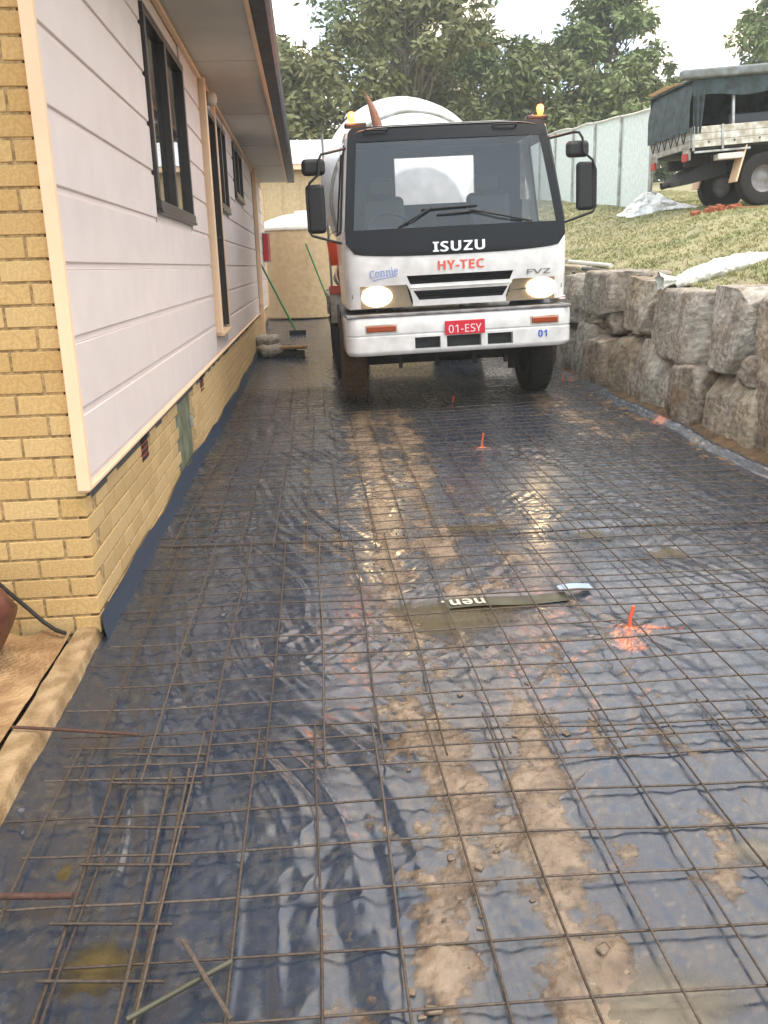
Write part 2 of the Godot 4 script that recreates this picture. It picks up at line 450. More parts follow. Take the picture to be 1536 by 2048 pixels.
func build_mud() -> void:
	var b := B()
	for seg in [[-1.35, -4.6, 0.011, -0.05, 1.25], [-4.6, -10.2, 0.022, -0.1, 1.4], [-7.6, -10.6, 0.03, 2.3, 3.2]]:
		var z0: float = seg[0]; var z1: float = seg[1]; var s: float = seg[2]; var x0: float = seg[3]; var x1: float = seg[4]
		var nx := int((x1 - x0) / s); var nzz := int((z0 - z1) / s)
		var idx := PackedInt32Array(); idx.resize((nx + 1) * (nzz + 1))
		var hs := PackedFloat32Array(); hs.resize(idx.size())
		for j in nzz + 1:
			for i in nx + 1:
				var x := x0 + s * i; var z := z0 - s * j
				hs[j * (nx + 1) + i] = mud_h(x, z)
				idx[j * (nx + 1) + i] = -1
		for j in nzz:
			for i in nx:
				var q := [j * (nx + 1) + i, j * (nx + 1) + i + 1, (j + 1) * (nx + 1) + i + 1, (j + 1) * (nx + 1) + i]
				if maxf(maxf(hs[q[0]], hs[q[1]]), maxf(hs[q[2]], hs[q[3]])) <= 0.0: continue
				var id := []
				for k in q:
					if idx[k] < 0:
						var x = x0 + s * (k % (nx + 1)); var z = z0 - s * (k / (nx + 1))
						var h := clampf(hs[k], -0.012, 0.03)
						var rough := 0.004 * noi(3, x * 14, z * 12) + 0.003 * noi(1, x * 12, z * 12)
						var t := clampf(0.5 + noi(1, x * 3.0, z * 3.0) * 0.8 + noi(3, x * 12, z * 12) * 0.35, 0, 1)
						b.col = Color(0.105, 0.068, 0.040).lerp(Color(0.245, 0.178, 0.118), t)
						if h > 0.012: b.col = b.col.lerp(Color(0.085, 0.052, 0.028), clampf((h - 0.012) * 90, 0, 0.8))
						b.col.a = clampf(0.18 + h * 230.0 + noi(3, x * 22, z * 20) * 0.3, 0.0, 0.97) if h > 0 else 0.0
						var y := plastic_y(x, z) + minf(h, 0.006 + h * 0.35) + rough * clampf(h * 300, 0, 1)
						idx[k] = b.vert(Vector3(x, y, z), Vector3.UP)
					id.append(idx[k])
				b.face(id[0], id[1], id[2]); b.face(id[0], id[2], id[3])
	# normals
	for i in b.n.size(): b.n[i] = Vector3.ZERO
	for t in range(0, b.ix.size(), 3):
		var a := b.ix[t]; var c := b.ix[t + 1]; var d := b.ix[t + 2]
		var nn := (b.v[d] - b.v[a]).cross(b.v[c] - b.v[a])
		b.n[a] += nn; b.n[c] += nn; b.n[d] += nn
	for i in b.n.size(): b.n[i] = b.n[i].normalized()
	var o := obj("mud", b, M.mud, self)
	tag(o, "wet brown mud smeared along the wheel track over the black plastic", "mud", "", "stuff")

func build_clods() -> void:
	# thicker clods thrown up along the wheel lanes and caught on the bars
	var b := B()
	rng.seed = 31
	var made := 0
	for tries in 3000:
		if made >= 190: break
		var z := -1.5 - 8.0 * pow(rng.randf(), 1.5)
		var x := rng.randf_range(0.1, 1.1)
		if track(x, z) + rng.randf_range(-0.6, 0.0) < 0.05: continue
		made += 1
		var sz := rng.randf_range(0.004, 0.011) * (1.6 if rng.randf() < 0.10 else 1.0)
		b.col = Color(0.095, 0.062, 0.037).lerp(Color(0.19, 0.135, 0.086), rng.randf())
		var o := Vector3(x, plastic_y(x, z) + sz * 0.35, z)
		var first := b.v.size()
		b.rbox(o, Vector3(sz * rng.randf_range(1.2, 2.6), sz * 0.9, sz * rng.randf_range(1.2, 2.8)), sz * 0.44, 3, Basis(Vector3.UP, rng.randf() * TAU))
		for i in range(first, b.v.size()):
			var p := b.v[i]
			b.v[i] = p + (p - o) * (0.45 * noi(3, p.x * 25, p.z * 25 + p.y * 20))
	var c := obj("mud_clods", b, M.mud, self)
	tag(c, "small dark clods of wet mud scattered along the wheel track", "mud", "", "stuff")

func build_pools() -> void:
	var names := ["shallow puddle of muddy water around the printed strip", "pale cloudy puddle beside the mud track near the loose end of the mesh", "yellowish puddle under the narrow ladder of trench mesh", "small murky puddle toward the rock wall side", "thin orange-brown puddle crossing the sheet overlap", "small brown puddle beside the sheet overlap", "little yellowish puddle by the rusty bar end", "pale puddle on bare plastic right of the mud track", "narrow dark puddle under the printed strip"]
	for k in pools.size():
		var p: Array = pools[k]
		var b := B()
		var lvl := -1.0
		lvl = base_y(p[0], p[1]) + 0.010 * noi(2, p[0] * 0.55 + 50, p[1] * 0.55) - p[4] * 0.42
		var N := 40
		var ring := []
		for r in 7:
			for j in N:
				var a := TAU * j / N
				var w := 1.05 + 0.28 * noi(1, cos(a) * 1.2 + k * 7, sin(a) * 1.2)
				ring.append(Vector3(p[0] + cos(a) * p[2] * w * r / 6.0, lvl, p[1] + sin(a) * p[3] * w * r / 6.0))
		for q in ring.size():
			var pp: Vector3 = ring[q]
			var mud := Color(0.200, 0.170, 0.118) if k in [1, 7] else Color(0.105, 0.078, 0.030)
			b.col = mud.lerp(mud * 0.72, clampf(0.5 + noi(3, pp.x * 9, pp.z * 9), 0, 1))
			b.col.a = clampf(1.05 - pow(float(q / N) / 6.0, 2.0) * 1.05 + noi(3, pp.x * 8, pp.z * 8) * 0.3, 0.0, 1.0) * (0.0 if q / N == 6 else 0.8)
			b.vert(pp, Vector3.UP)
		for r in 6:
			for j in N:
				var a := r * N + j; var c := r * N + (j + 1) % N
				b.face(a, c, c + N); b.face(a, c + N, a + N)
		var o := obj("puddle", b, M.puddle, self)
		tag(o, names[k], "puddle", "muddy puddles on the plastic")

# ---------------------------------------------------------------- reinforcing mesh
func bar(parent: Node, called: String, a: Vector3, b: Vector3, r: float, sd: float, bend: float, m: Material, step := 0.2) -> void:
	var k := maxi(2, int(a.distance_to(b) / step))
	var pts := []
	var side := (b - a).cross(Vector3.UP).normalized()
	for i in k + 1:
		var p := a.lerp(b, float(i) / k)
		p += side * noi(2, p.x * 0.5 + sd, p.z * 0.5 + sd * 3.1) * bend
		p.y += base_y(p.x, p.z) + noi(2, p.x * 0.9 + 11, p.z * 0.9) * 0.012 + noi(2, p.x * 0.7 + sd, p.z * 0.7) * 0.006
		pts.append(p)
	obj(called, B().tube(pts, r, 6), m, parent)

func build_mesh_sheets() -> void:
	var labels := ["sheet of square steel reinforcing mesh ending in the open foreground", "mesh sheet around the orange-painted peg beside the printed strip", "mesh sheet lapped between the two nearer sheets and the short orange peg", "mesh sheet directly in front of the concrete truck", "mesh sheet lying under the concrete truck's cab and front wheels"]
	var z0 := [-0.30, -2.58, -4.98, -7.45, -9.90]
	for s in 5:
		var t := thing("mesh_sheet", labels[s], "reinforcing mesh", Vector3.ZERO, "steel mesh sheets on the driveway")
		var a: float = z0[s]
		var hy := 0.020 + 0.008 * (s % 2)
		var off: float = [0.0, 0.035, -0.015, 0.03, -0.02][s]
		for i in 13:
			var z := a - 0.10 - 0.2 * i + (0.0 if s > 0 else -0.01)
			if z > -1.05: continue
			var xl := -0.93 + 0.06 * sin(i * 2.3 + s)
			var xr := right_edge(z) - 0.16
			bar(t, "cross_bar", Vector3(xl, hy, z - 0.012), Vector3(xr, hy, z + 0.012 + (0.10 if s == 0 else 0.05)), 0.0036, s * 17 + i * 1.7, 0.010, M["steel%d" % (i % 3)])
		for i in 22:
			var x := -0.85 + off + 0.2 * i
			if x > right_edge(a) - 0.12: continue
			var za := maxf(0, 0)
			za = -1.0 if s == 0 else a
			bar(t, "long_bar", Vector3(x, hy + 0.008, za), Vector3(x + (0.012 if s > 0 else 0.0), hy + 0.008, a - 2.58), 0.0038, s * 29 + i * 2.3, 0.014, M["steel%d" % ((i + s) % 3)])
	# narrow ladder of trench mesh under the near sheet
	var t2 := thing("trench_mesh", "narrow ladder of trench mesh lying beside the house edge under the wider mesh", "reinforcing mesh")
	for x in [-0.50, -0.455]:
		bar(t2, "long_bar", Vector3(x + 0.01, 0.022, -1.1), Vector3(x - 0.02, 0.022, -2.66), 0.0055, x * 40, 0.015, M.steel0)
	bar(t2, "long_bar", Vector3(-0.665, 0.022, -1.1), Vector3(-0.70, 0.022, -2.66), 0.0055, 55.0, 0.012, M.steel1)
	for k in 8:
		var z := -1.33 - 0.205 * k + 0.02 * sin(k * 3.0)
		bar(t2, "cross_bar", Vector3(-0.70 - 0.02 * (k % 2), 0.030, z - 0.012), Vector3(-0.405 + 0.012 * sin(k * 1.7), 0.024, z + 0.008), 0.0045, k * 5.0, 0.004, M.steel1, 0.1)
	var one := [["loose_bar", "short loose bar crossing another offcut beside the trench mesh, lighter and steeper", Vector3(-0.375, 0.05, -1.83), Vector3(-0.24, 0.05, -1.58), 0.006, "steel2"],
		["loose_bar", "loose grey offcut lying across the crossed bars beside the trench mesh", Vector3(-0.47, 0.036, -1.62), Vector3(-0.255, 0.036, -1.765), 0.007, "board"],
		["rusty_bar", "thick rusty starter bar sticking out from the sandy edge", Vector3(-1.08, 0.055, -2.06), Vector3(-0.68, 0.055, -2.02), 0.009, "rust"],
		["rusty_bar", "thin rusty bar crossing the kerb at the mesh overlap", Vector3(-1.10, 0.085, -2.90), Vector3(-0.66, 0.05, -2.85), 0.006, "rust"]]
	for o in one:
		var b := B()
		b.tube([o[2], (o[2] + o[3]) * 0.5 + Vector3(0, 0.004, 0.004), o[3]], o[4], 7)
		tag(obj(o[0], b, M[o[5]], self), o[1], "steel bar")

func build_site_bits() -> void:
	var lab := ["bright orange peg standing in a splash of orange paint by the printed strip", "thin orange peg in the middle of the mesh in front of the truck", "short orange peg in the shade under the truck's front", "orange peg at the foot of the rock wall beside the truck's tyre"]
	var hh := [0.12, 0.14, 0.10, 0.12]
	for i in 4:
		var s: Vector3 = stakes[i]
		var y := base_y(s.x, s.z)
		var t := B().tube([Vector3(s.x - 0.004, y - 0.05, s.z), Vector3(s.x, y + hh[i] * 0.5, s.z), Vector3(s.x + 0.01, y + hh[i], s.z + 0.006)], [0.008, 0.008, 0.0085], 7)
		tag(obj("marker_peg", t, M.stake, self), lab[i], "peg", "orange marker pegs")
	# printed strip lying in the puddle
	var ps := thing("printed_strip", "olive flat plastic strip with white printing lying in the muddy puddle", "plastic strip", Vector3(0.80, -0.003, -4.03))
	ps.rotation.y = 0.02
	var pb := B()
	pb.grid(16, 3, func(u, w): return Vector3(lerpf(-0.20, 0.40, u), 0.004 + 0.005 * sin(u * 7), lerpf(0.06, -0.06, w)))
	obj("strip_body", pb, M.board, ps)
	text_part(ps, "print", "nen", 0.17, 0.075, 0.001, M.print_white, Vector3(-0.10, 0.012, 0.0), Basis(Vector3(-1, 0, 0), Vector3(0, 0, 1), Vector3(0, 1, 0)))
	var dot := B().box(Vector3(-0.215, 0.010, -0.02), Vector3(0.02, 0.001, 0.02))
	obj("print", dot, M.print_white, ps)
	var sb := B()
	sb.grid(10, 2, func(u, w): return Vector3(lerpf(1.17, 1.34, u), 0.024 + 0.006 * sin(u * 4), lerpf(-4.06, -4.13, w) - 0.02 * u))
	tag(obj("plastic_offcut", sb, M.strip_pale, self), "small pale blue-grey plastic offcut at the end of the printed strip", "offcut")
	# white sack on the lawn edge
	var sk := thing("sack", "long white woven sack lying on the lawn edge above the rock wall", "sack", Vector3(4.50, lawn_y(4.50, -9.6) - 0.02, -9.6))
	sk.rotation = Vector3(0, 0.12, 0.20)
	var bag := B()
	bag.grid(56, 28, func(u, w):
		var s := sin(PI * clampf(u * 0.97 + 0.02, 0, 1))
		var r := 0.185 * pow(s, 0.30)
		var a: float = TAU * w
		var cr := 0.030 * noi(1, u * 5.0, cos(a) * 1.1 + sin(a) * 0.4) + 0.016 * noi(3, u * 7, sin(a) * 2 + cos(a) * 1.5)
		var rr := r + cr
		return Vector3((u - 0.5) * 1.25, maxf(0.0, 0.08 * pow(s, 0.5) + sin(a) * rr * 0.58), cos(a) * rr), null, true)
	obj("filled_body", bag, M.sack, sk)
	var neck := B()
	neck.grid(12, 18, func(u, w):
		var a: float = TAU * w
		var r := lerpf(0.05, 0.11, u * u) * (1 + 0.25 * sin(a * 5))
		return Vector3(-0.60 - 0.17 * u, 0.08 + sin(a) * r * 0.8 + 0.03 * u, cos(a) * r * 0.8), null, true)
	obj("tied_neck", neck, M.sack, sk)
	# pipes on the bank
	var pv := B().tube([Vector3(4.22, lawn_y(4.22, -14.6) + 0.06, -14.6), Vector3(4.24, lawn_y(4.24, -13.7) + 0.05, -13.7), Vector3(4.27, lawn_y(4.27, -12.7) + 0.04, -12.7)], 0.035, 10)
	tag(obj("plastic_pipe", pv, M.pvc, self), "pale straight plastic pipe lying on the bank beside the truck cab", "pipe")
	var bp := B().tube([Vector3(3.93, lawn_y(3.93, -12.9) + 0.04, -12.9), Vector3(3.97, lawn_y(3.97, -12.0) + 0.05, -12.0), Vector3(3.98, lawn_y(3.98, -11.1) + 0.04, -11.1), Vector3(4.02, lawn_y(4.02, -10.5) + 0.035, -10.5)], 0.032, 10)
	tag(obj("plastic_pipe", bp, M.poly_black, self), "black poly pipe lying along the top of the rock wall", "pipe")
	var bl := B()
	bl.grid(8, 8, func(u, w): return Vector3(4.12 + (u - 0.5) * 0.22, lawn_y(4.12, -14.9) + 0.06 + 0.05 * sin(u * 5 + w * 4) * sin(PI * u), -14.9 + (w - 0.5) * 0.3))
	tag(obj("blue_scrap", bl, M.blue, self), "scrap of blue plastic on the bank beside the truck cab", "scrap")
	# poles leaning near the tank
	var g1 := thing("tool_handle", "long green tool handle leaning against the house wall near the water tank", "tool", Vector3.ZERO, "green tool handles")
	obj("handle", B().tube([Vector3(-0.26, base_y(-0.26, -19.8) + 0.02, -19.8), Vector3(-0.96, 1.68, -19.9)], 0.022, 8), M.green_handle, g1)
	obj("tool_head", B().rbox(Vector3(-0.25, base_y(-0.26, -19.8) + 0.05, -19.78), Vector3(0.36, 0.10, 0.03), 0.01), M.black, g1)
	var g2 := thing("tool_handle", "green tool handle leaning on the round water tank beside the truck", "tool", Vector3.ZERO, "green tool handles")
	obj("handle", B().tube([Vector3(0.66, base_y(0.6, -22.5) + 0.02, -22.5), Vector3(0.02, 2.14, -22.95)], 0.022, 8), M.green_handle, g2)
	obj("tool_head", B().rbox(Vector3(0.67, base_y(0.6, -22.5) + 0.05, -22.48), Vector3(0.36, 0.10, 0.03), 0.01), M.black, g2)
	# bags and timber by the house
	var bagd := [[Vector3(-0.76, 0.10, -16.9), Vector3(0.42, 0.20, 0.55), 0.3, "cement_bag", "crumpled pale cement bag slumped against the house wall"],
		[Vector3(-0.80, 0.27, -17.2), Vector3(0.38, 0.18, 0.5), -0.2, "cement_bag", "upper pale cement bag on the pile by the downpipe"],
		[Vector3(-0.42, 0.09, -17.1), Vector3(0.24, 0.18, 0.4), 0.6, "bag_dark", "dark half-empty bag beside the pale cement bags"]]
	for d in bagd:
		var b := B()
		b.rbox(Vector3.ZERO, d[1], 0.08, 3, Basis(Vector3.UP, d[2]), 5)
		for i in b.v.size():
			var p: Vector3 = b.v[i]
			b.v[i] = p + b.n[i] * (0.05 * noi(1, p.x * 6 + d[2] * 9, p.z * 5 + p.y * 4) + 0.02 * noi(3, p.x * 9, p.z * 9 + p.y * 7))
		for i in b.v.size(): b.v[i] += d[0] + Vector3(0, base_y(-0.7, -17), 0)
		tag(obj("cement_bag", b, M[d[3]], self), d[4], "bag", "bags piled by the house wall")
	tag(obj("timber_block", B().rbox(Vector3(-0.36, base_y(-0.4, -16.7) + 0.16, -16.9), Vector3(0.62, 0.05, 0.45), 0.01), M.timber, self), "flat board laid over the gap beside the cement bags", "board")
	tag(obj("timber_block", B().rbox(Vector3(-0.5, base_y(-0.5, -16.75) + 0.06, -16.72), Vector3(0.8, 0.10, 0.10), 0.01), M.chassis, self), "dark timber length lying in front of the cement bags", "board")
	# tub beside the brick corner
	var tb := thing("round_tub", "brown round tub with a grey rim lying beside the brick corner", "tub", Vector3(-1.455, 0.27, -3.42))
	var xf := Transform3D(Basis(Vector3.FORWARD, -1.1) * Basis(Vector3.UP, 0.5), Vector3.ZERO)
	obj("bowl", B().lathe([Vector2(0.001, -0.18), Vector2(0.16, -0.18), Vector2(0.20, -0.10), Vector2(0.23, 0.06), Vector2(0.225, 0.07), Vector2(0.19, -0.09), Vector2(0.001, -0.15)], 30, xf), M.tub, tb)
	var rim := []
	for k in 33: rim.append(xf * Vector3(0.232 * cos(TAU * k / 32), 0.07, 0.232 * sin(TAU * k / 32)))
	obj("rim", B().tube(rim, 0.012, 7, false), M.galv, tb)
	tag(obj("shadow_tube", B().tube([Vector3(-1.75, 0.62, -3.76), Vector3(-1.55, 0.48, -3.77), Vector3(-1.39, 0.31, -3.775), Vector3(-1.30, 0.21, -3.775), Vector3(-1.22, 0.13, -3.76), Vector3(-1.17, 0.10, -3.74), Vector3(-1.12, 0.098, -3.70)], 0.010, 8), M.chassis, self), "dark tube added in place of a diagonal shadow in front of the yellow brick corner", "shadow_tube")  # dark tube added to draw the diagonal shadow band beside the tub

# ---------------------------------------------------------------- house
func build_house() -> void:
	var h := thing("house", "low yellow brick and pale weatherboard house along the driveway", "house")
	var Z0 := -3.84; var Z1 := -22.6; var XW := -1.0
	# solid core behind the skins
	var core := B()
	core.box(Vector3(-1.131, 0.35, (Z0 + Z1) / 2 - 0.02), Vector3(0.25, 0.72, Z0 - Z1 - 0.10))
	core.box(Vector3(-3.15, 1.75, Z0 - 0.056), Vector3(4.22, 3.5, 0.10))
	core.box(Vector3(-3.15, 1.75, Z1 + 0.05), Vector3(4.26, 3.5, 0.10))
	obj("wall_core", core, M.mortar, h)
	# bricks: end wall towards the street (faces the camera) and plinth along the drive
	var bl := 0.230; var jn := 0.011; var ch := 0.0905
	var unit := {}
	for v in [["full", bl], ["half", 0.110]]:
		unit[v[0]] = B().rbox(Vector3.ZERO, Vector3(v[1], ch - jn, 0.10), 0.004, 1).mesh()
	var rest := B()
	rng.seed = 11
	var cnt := 0
	for r in 38:
		var y := 0.03 + ch * (r + 0.5)
		if y > 3.42: break
		var x := -1.0
		var k := 0
		while x > -2.4:
			var half := k == 0 and r % 2 == 0
			var len := 0.110 if half else bl
			var cx := x - len / 2
			var pos := Vector3(cx, y, Z0 - 0.05 + rng.randf_range(-0.0015, 0.0015))
			if x > -1.62 or (x > -1.75 and y < 0.5):
				var o := inst("brick", unit["half" if half else "full"], M["brick%d" % rng.randi_range(0, 3)], h)
				o.position = pos
				cnt += 1
			else:
				rest.rbox(pos, Vector3(len, ch - jn, 0.10), 0.004, 1)
			x -= len + jn
			k += 1
	var rest2 := B()
	for r in 8:
		var y := 0.03 + ch * (r + 0.5)
		if y > 0.72: break
		var z := Z0 - 0.068 - (0.12 if r % 2 == 0 else 0.0)
		while z > Z1 + 0.1:
			var vent: bool = r == 6 and (absf(z - 0.115 + 5.28) < 0.13 or absf(z - 0.115 + 8.3) < 0.13)
			var acc := z < -6.45 and z > -7.42 and r >= 1
			var pos := Vector3(XW - 0.05 + rng.randf_range(-0.0015, 0.0015), y, z - bl / 2)
			if not acc and not vent:
				if z > -8.2:
					var o := inst("brick", unit.full, M["plinth_brick%d" % rng.randi_range(0, 1)], h)
					o.position = pos; o.rotation.y = PI / 2
					cnt += 1
				else:
					rest2.rbox(pos, Vector3(0.10, ch - jn, bl), 0.004, 1)
			z -= bl + jn
	obj("brickwork", rest, M.brick0, h).set_meta("kind", "stuff")
	obj("brickwork", rest2, M.plinth_brick0, h).set_meta("kind", "stuff")
	# terracotta vents and access panel in the plinth
	for z in [-5.28, -8.3]:
		var vt := obj("wall_vent", B().rbox(Vector3(XW - 0.03, 0.60, z), Vector3(0.06, 0.15, 0.23), 0.005, 1), M.terracotta, h)
		for q in 4: obj("slot", B().box(Vector3(XW + 0.002, 0.545 + 0.036 * q, z), Vector3(0.006, 0.012, 0.19)), M.black, vt)
	var ac := obj("access_panel", B().rbox(Vector3(XW - 0.03, 0.40, -6.92), Vector3(0.05, 0.58, 0.94), 0.006, 1), M.green_panel, h)
	obj("handle", B().rbox(Vector3(XW + 0.01, 0.42, -7.3), Vector3(0.03, 0.09, 0.02), 0.005, 1), M.galv, ac)
	# openings: z near, z far, y low, y high
	var open := [[-6.45, -8.38, 2.0, 3.26, "window"], [-9.98, -11.05, 0.93, 3.24, "door"], [-11.30, -12.5, 2.30, 3.30, "window"], [-13.9, -15.6, 2.62, 3.36, "window"]]
	# weatherboards, each piece its own
	var boards := 10
	for r in boards:
		var y0 := 0.715 + 0.30 * r
		var y1 := minf(y0 + 0.298, 3.44)
		if y1 - y0 < 0.03: continue
		var cuts := [[-3.86, -9.72]]
		cuts.append([-10.0, -18.62]); cuts.append([-18.76, Z1])
		for o in open:
			var nxt := []
			for s in cuts:
				if o[2] < y1 - 0.01 and o[3] > y0 + 0.01 and o[0] <= s[0] + 0.02 and o[1] >= s[1] - 0.02:
					if s[0] - o[0] > 0.05: nxt.append([s[0], o[0] + 0.02])
					if o[1] - s[1] > 0.05: nxt.append([o[1] - 0.02, s[1]])
				elif o[2] < y1 - 0.01 and o[3] > y0 + 0.01 and o[0] > s[0] and o[1] < s[0]:
					nxt.append([o[1], s[1]])
				else: nxt.append(s)
			cuts = nxt
		for s in cuts:
			var poly := PackedVector2Array([Vector2(-0.03, 0.0), Vector2(-0.004, 0.0), Vector2(-0.004, 0.026), Vector2(0.007, 0.030), Vector2(0.009, 0.034), Vector2(0.009, y1 - y0 - 0.003), Vector2(0.006, y1 - y0), Vector2(-0.03, y1 - y0)])
			var ln: float = s[0] - s[1]
			var b := B().prism(poly, ln, Transform3D(Basis.IDENTITY, Vector3(XW + 0.012, y0, (s[0] + s[1]) / 2)))
			obj("weatherboard", b, M.clad if r % 2 == 0 else M.clad2, h)
		# panels that fill the rest of a row above or below an opening
		for o in open:
			if o[2] > y0 + 0.01 and o[2] < y1 - 0.01:
				obj("weatherboard", B().box(Vector3(XW - 0.002, (y0 + o[2]) / 2 - 0.002, (o[0] + o[1]) / 2), Vector3(0.026, o[2] - y0 - 0.004, o[0] - o[1] - 0.05)), M.clad, h)
			if o[3] < y1 - 0.01 and o[3] > y0 + 0.01:
				obj("weatherboard", B().box(Vector3(XW - 0.002, (y1 + o[3]) / 2, (o[0] + o[1]) / 2), Vector3(0.026, y1 - o[3] - 0.004, o[0] - o[1] - 0.05)), M.clad, h)
	# inner lining so that no daylight leaks between boards
	var lin := B()
	var zs := [-3.9, -6.45, -8.38, -9.98, -11.05, -11.30, -12.5, -13.9, -15.6, -22.5]
	for i in range(0, zs.size() - 1):
		var za: float = zs[i]; var zb: float = zs[i + 1]
		var ylo := 0.7; var yhi := 3.5
		for o in open:
			if absf(o[0] - za) < 0.01 and absf(o[1] - zb) < 0.01:
				lin.box(Vector3(-1.06, (o[3] + 3.5) / 2, (za + zb) / 2), Vector3(0.05, 3.5 - o[3], za - zb))
				yhi = o[2]
		if yhi > ylo: lin.box(Vector3(-1.06, (ylo + yhi) / 2, (za + zb) / 2), Vector3(0.05, yhi - ylo, za - zb))
	lin.box(Vector3(-3.0, 0.66, -13.2), Vector3(4.0, 0.05, 18.6))
	lin.box(Vector3(-5.2, 2.0, -13.2), Vector3(0.1, 3.2, 18.6))
	obj("inner_lining", lin, M.interior, h)
	# trims
	obj("corner_trim", B().rbox(Vector3(XW + 0.008, 2.075, Z0 + 0.020), Vector3(0.055, 2.75, 0.045), 0.006, 1), M.cream, h)
	obj("corner_trim", B().rbox(Vector3(XW + 0.012, 2.075, Z1 - 0.02), Vector3(0.085, 2.75, 0.065), 0.006, 1), M.cream, h)
	obj("base_trim", B().rbox(Vector3(XW + 0.008, 0.704, (Z0 + Z1) / 2 + 0.03), Vector3(0.045, 0.022, Z0 - Z1 + 0.01), 0.006, 1), M.cream, h)
	obj("door_jamb", B().rbox(Vector3(XW + 0.035, 2.19, -9.85), Vector3(0.10, 2.50, 0.13), 0.006, 1), M.cream, h)
	obj("door_jamb", B().rbox(Vector3(XW + 0.02, 2.19, -11.17), Vector3(0.07, 2.50, 0.11), 0.006, 1), M.cream, h)
	obj("quad_moulding", B().rbox(Vector3(XW + 0.035, 3.432, (Z0 + Z1) / 2), Vector3(0.045, 0.035, Z0 - Z1), 0.008, 1), M.cream, h)
	var dp := obj("downpipe", B().rbox(Vector3(XW + 0.07, 1.85, -18.69), Vector3(0.085, 3.2, 0.10), 0.012, 2), M.cream, h)
	obj("bracket", B().box(Vector3(XW + 0.05, 2.4, -18.69), Vector3(0.10, 0.03, 0.13)), M.cream, dp)
	obj("bracket", B().box(Vector3(XW + 0.05, 0.9, -18.69), Vector3(0.10, 0.03, 0.13)), M.cream, dp)
	# soffit, fascia, gutter, roof
	obj("soffit", B().box(Vector3(-0.685, 3.465, -12.4), Vector3(0.66, 0.012, 18.6)), M.soffit, h)
	for q in 5: obj("soffit_joint_strip", B().rbox(Vector3(-0.68, 3.456, -6.2 - 3.0 * q), Vector3(0.62, 0.006, 0.03), 0.002, 1), M.soffit, h)
	obj("fascia", B().rbox(Vector3(-0.335, 3.51, -12.4), Vector3(0.035, 0.16, 18.6), 0.004, 1), M.cream, h)
	var gp := PackedVector2Array([Vector2(0, 0), Vector2(0.115, 0), Vector2(0.145, 0.03), Vector2(0.145, 0.125), Vector2(0.155, 0.135), Vector2(0.148, 0.142), Vector2(0.135, 0.130), Vector2(0.135, 0.035), Vector2(0.11, 0.01), Vector2(0.01, 0.01), Vector2(0.01, 0.12), Vector2(0, 0.12)])
	var gt := obj("gutter", B().prism(gp, 18.6, Transform3D(Basis.IDENTITY, Vector3(-0.315, 3.445, -12.4))), M.gutter, h)
	obj("end_cap", B().rbox(Vector3(-0.242, 3.515, -21.71), Vector3(0.15, 0.14, 0.02), 0.004, 1), M.gutter, gt)
	var rf := B()
	rf.prism(PackedVector2Array([Vector2(-0.36, 3.56), Vector2(-0.20, 3.60), Vector2(-3.4, 4.9), Vector2(-6.6, 3.6), Vector2(-6.6, 3.5), Vector2(-3.4, 4.8)]), 18.8, Transform3D(Basis.IDENTITY, Vector3(0, 0, -12.4)))
	obj("roof", rf, M.tile, h)
	var ce := B().box(Vector3(-3.3, 3.50, -13.2), Vector3(4.6, 0.05, 18.7))
	obj("ceiling", ce, M.interior, h)
	# windows and door
	for o in open:
		var zc: float = (o[0] + o[1]) / 2; var yc: float = (o[2] + o[3]) / 2
		var w: float = o[0] - o[1]; var t: float = o[3] - o[2]
		if o[4] == "window":
			var fr := B()
			fr.rbox(Vector3(-0.99, o[3] - 0.03, zc), Vector3(0.075, 0.06, w + 0.02), 0.006, 1)
			fr.rbox(Vector3(-0.99, yc, o[0] - 0.03), Vector3(0.075, t - 0.12, 0.06), 0.006, 1)
			fr.rbox(Vector3(-0.99, yc, o[1] + 0.03), Vector3(0.075, t - 0.12, 0.06), 0.006, 1)
			fr.rbox(Vector3(-0.985, o[2] + 0.03, zc), Vector3(0.085, 0.06, w + 0.02), 0.006, 1)
			var wn := obj("window", fr, M.window_frame, h)
			obj("mullion", B().rbox(Vector3(-0.985, yc, zc + 0.08), Vector3(0.07, t - 0.11, 0.075), 0.006, 1), M.window_frame, wn)
			obj("sill", B().rbox(Vector3(-0.965, o[2] - 0.012, zc), Vector3(0.06, 0.025, w + 0.04), 0.006, 1), M.window_frame, wn)
			for s in [[o[0] - 0.06, zc + 0.115], [zc + 0.045, o[1] + 0.06]]:
				obj("pane", B().box(Vector3(-1.0, yc, (s[0] + s[1]) / 2), Vector3(0.004, t - 0.11, s[0] - s[1])), M.glass_win, wn)
			var cu := B()
			cu.grid(60, 2, func(u, q): return Vector3(-1.22 + 0.03 * sin(u * 60.0), lerpf(o[2] - 0.1, o[3], q), lerpf(o[0], o[1], u)))
			obj("curtain", cu, M.curtain, wn)
		else:
			var dr := obj("door", B().rbox(Vector3(-1.04, yc, zc - 0.02), Vector3(0.045, t - 0.05, w - 0.08), 0.005, 1), M.door_dark, h)
			obj("door_frame", B().rbox(Vector3(-0.99, o[3] - 0.03, zc), Vector3(0.09, 0.06, w), 0.005, 1).rbox(Vector3(-0.99, yc, o[0] - 0.03), Vector3(0.09, t - 0.06, 0.06), 0.005, 1).rbox(Vector3(-0.99, yc, o[1] + 0.03), Vector3(0.09, t - 0.06, 0.06), 0.005, 1), M.window_frame, dr)
			obj("door_sill", B().rbox(Vector3(-0.97, o[2] - 0.015, zc), Vector3(0.10, 0.035, w), 0.006, 1), M.cream, dr)
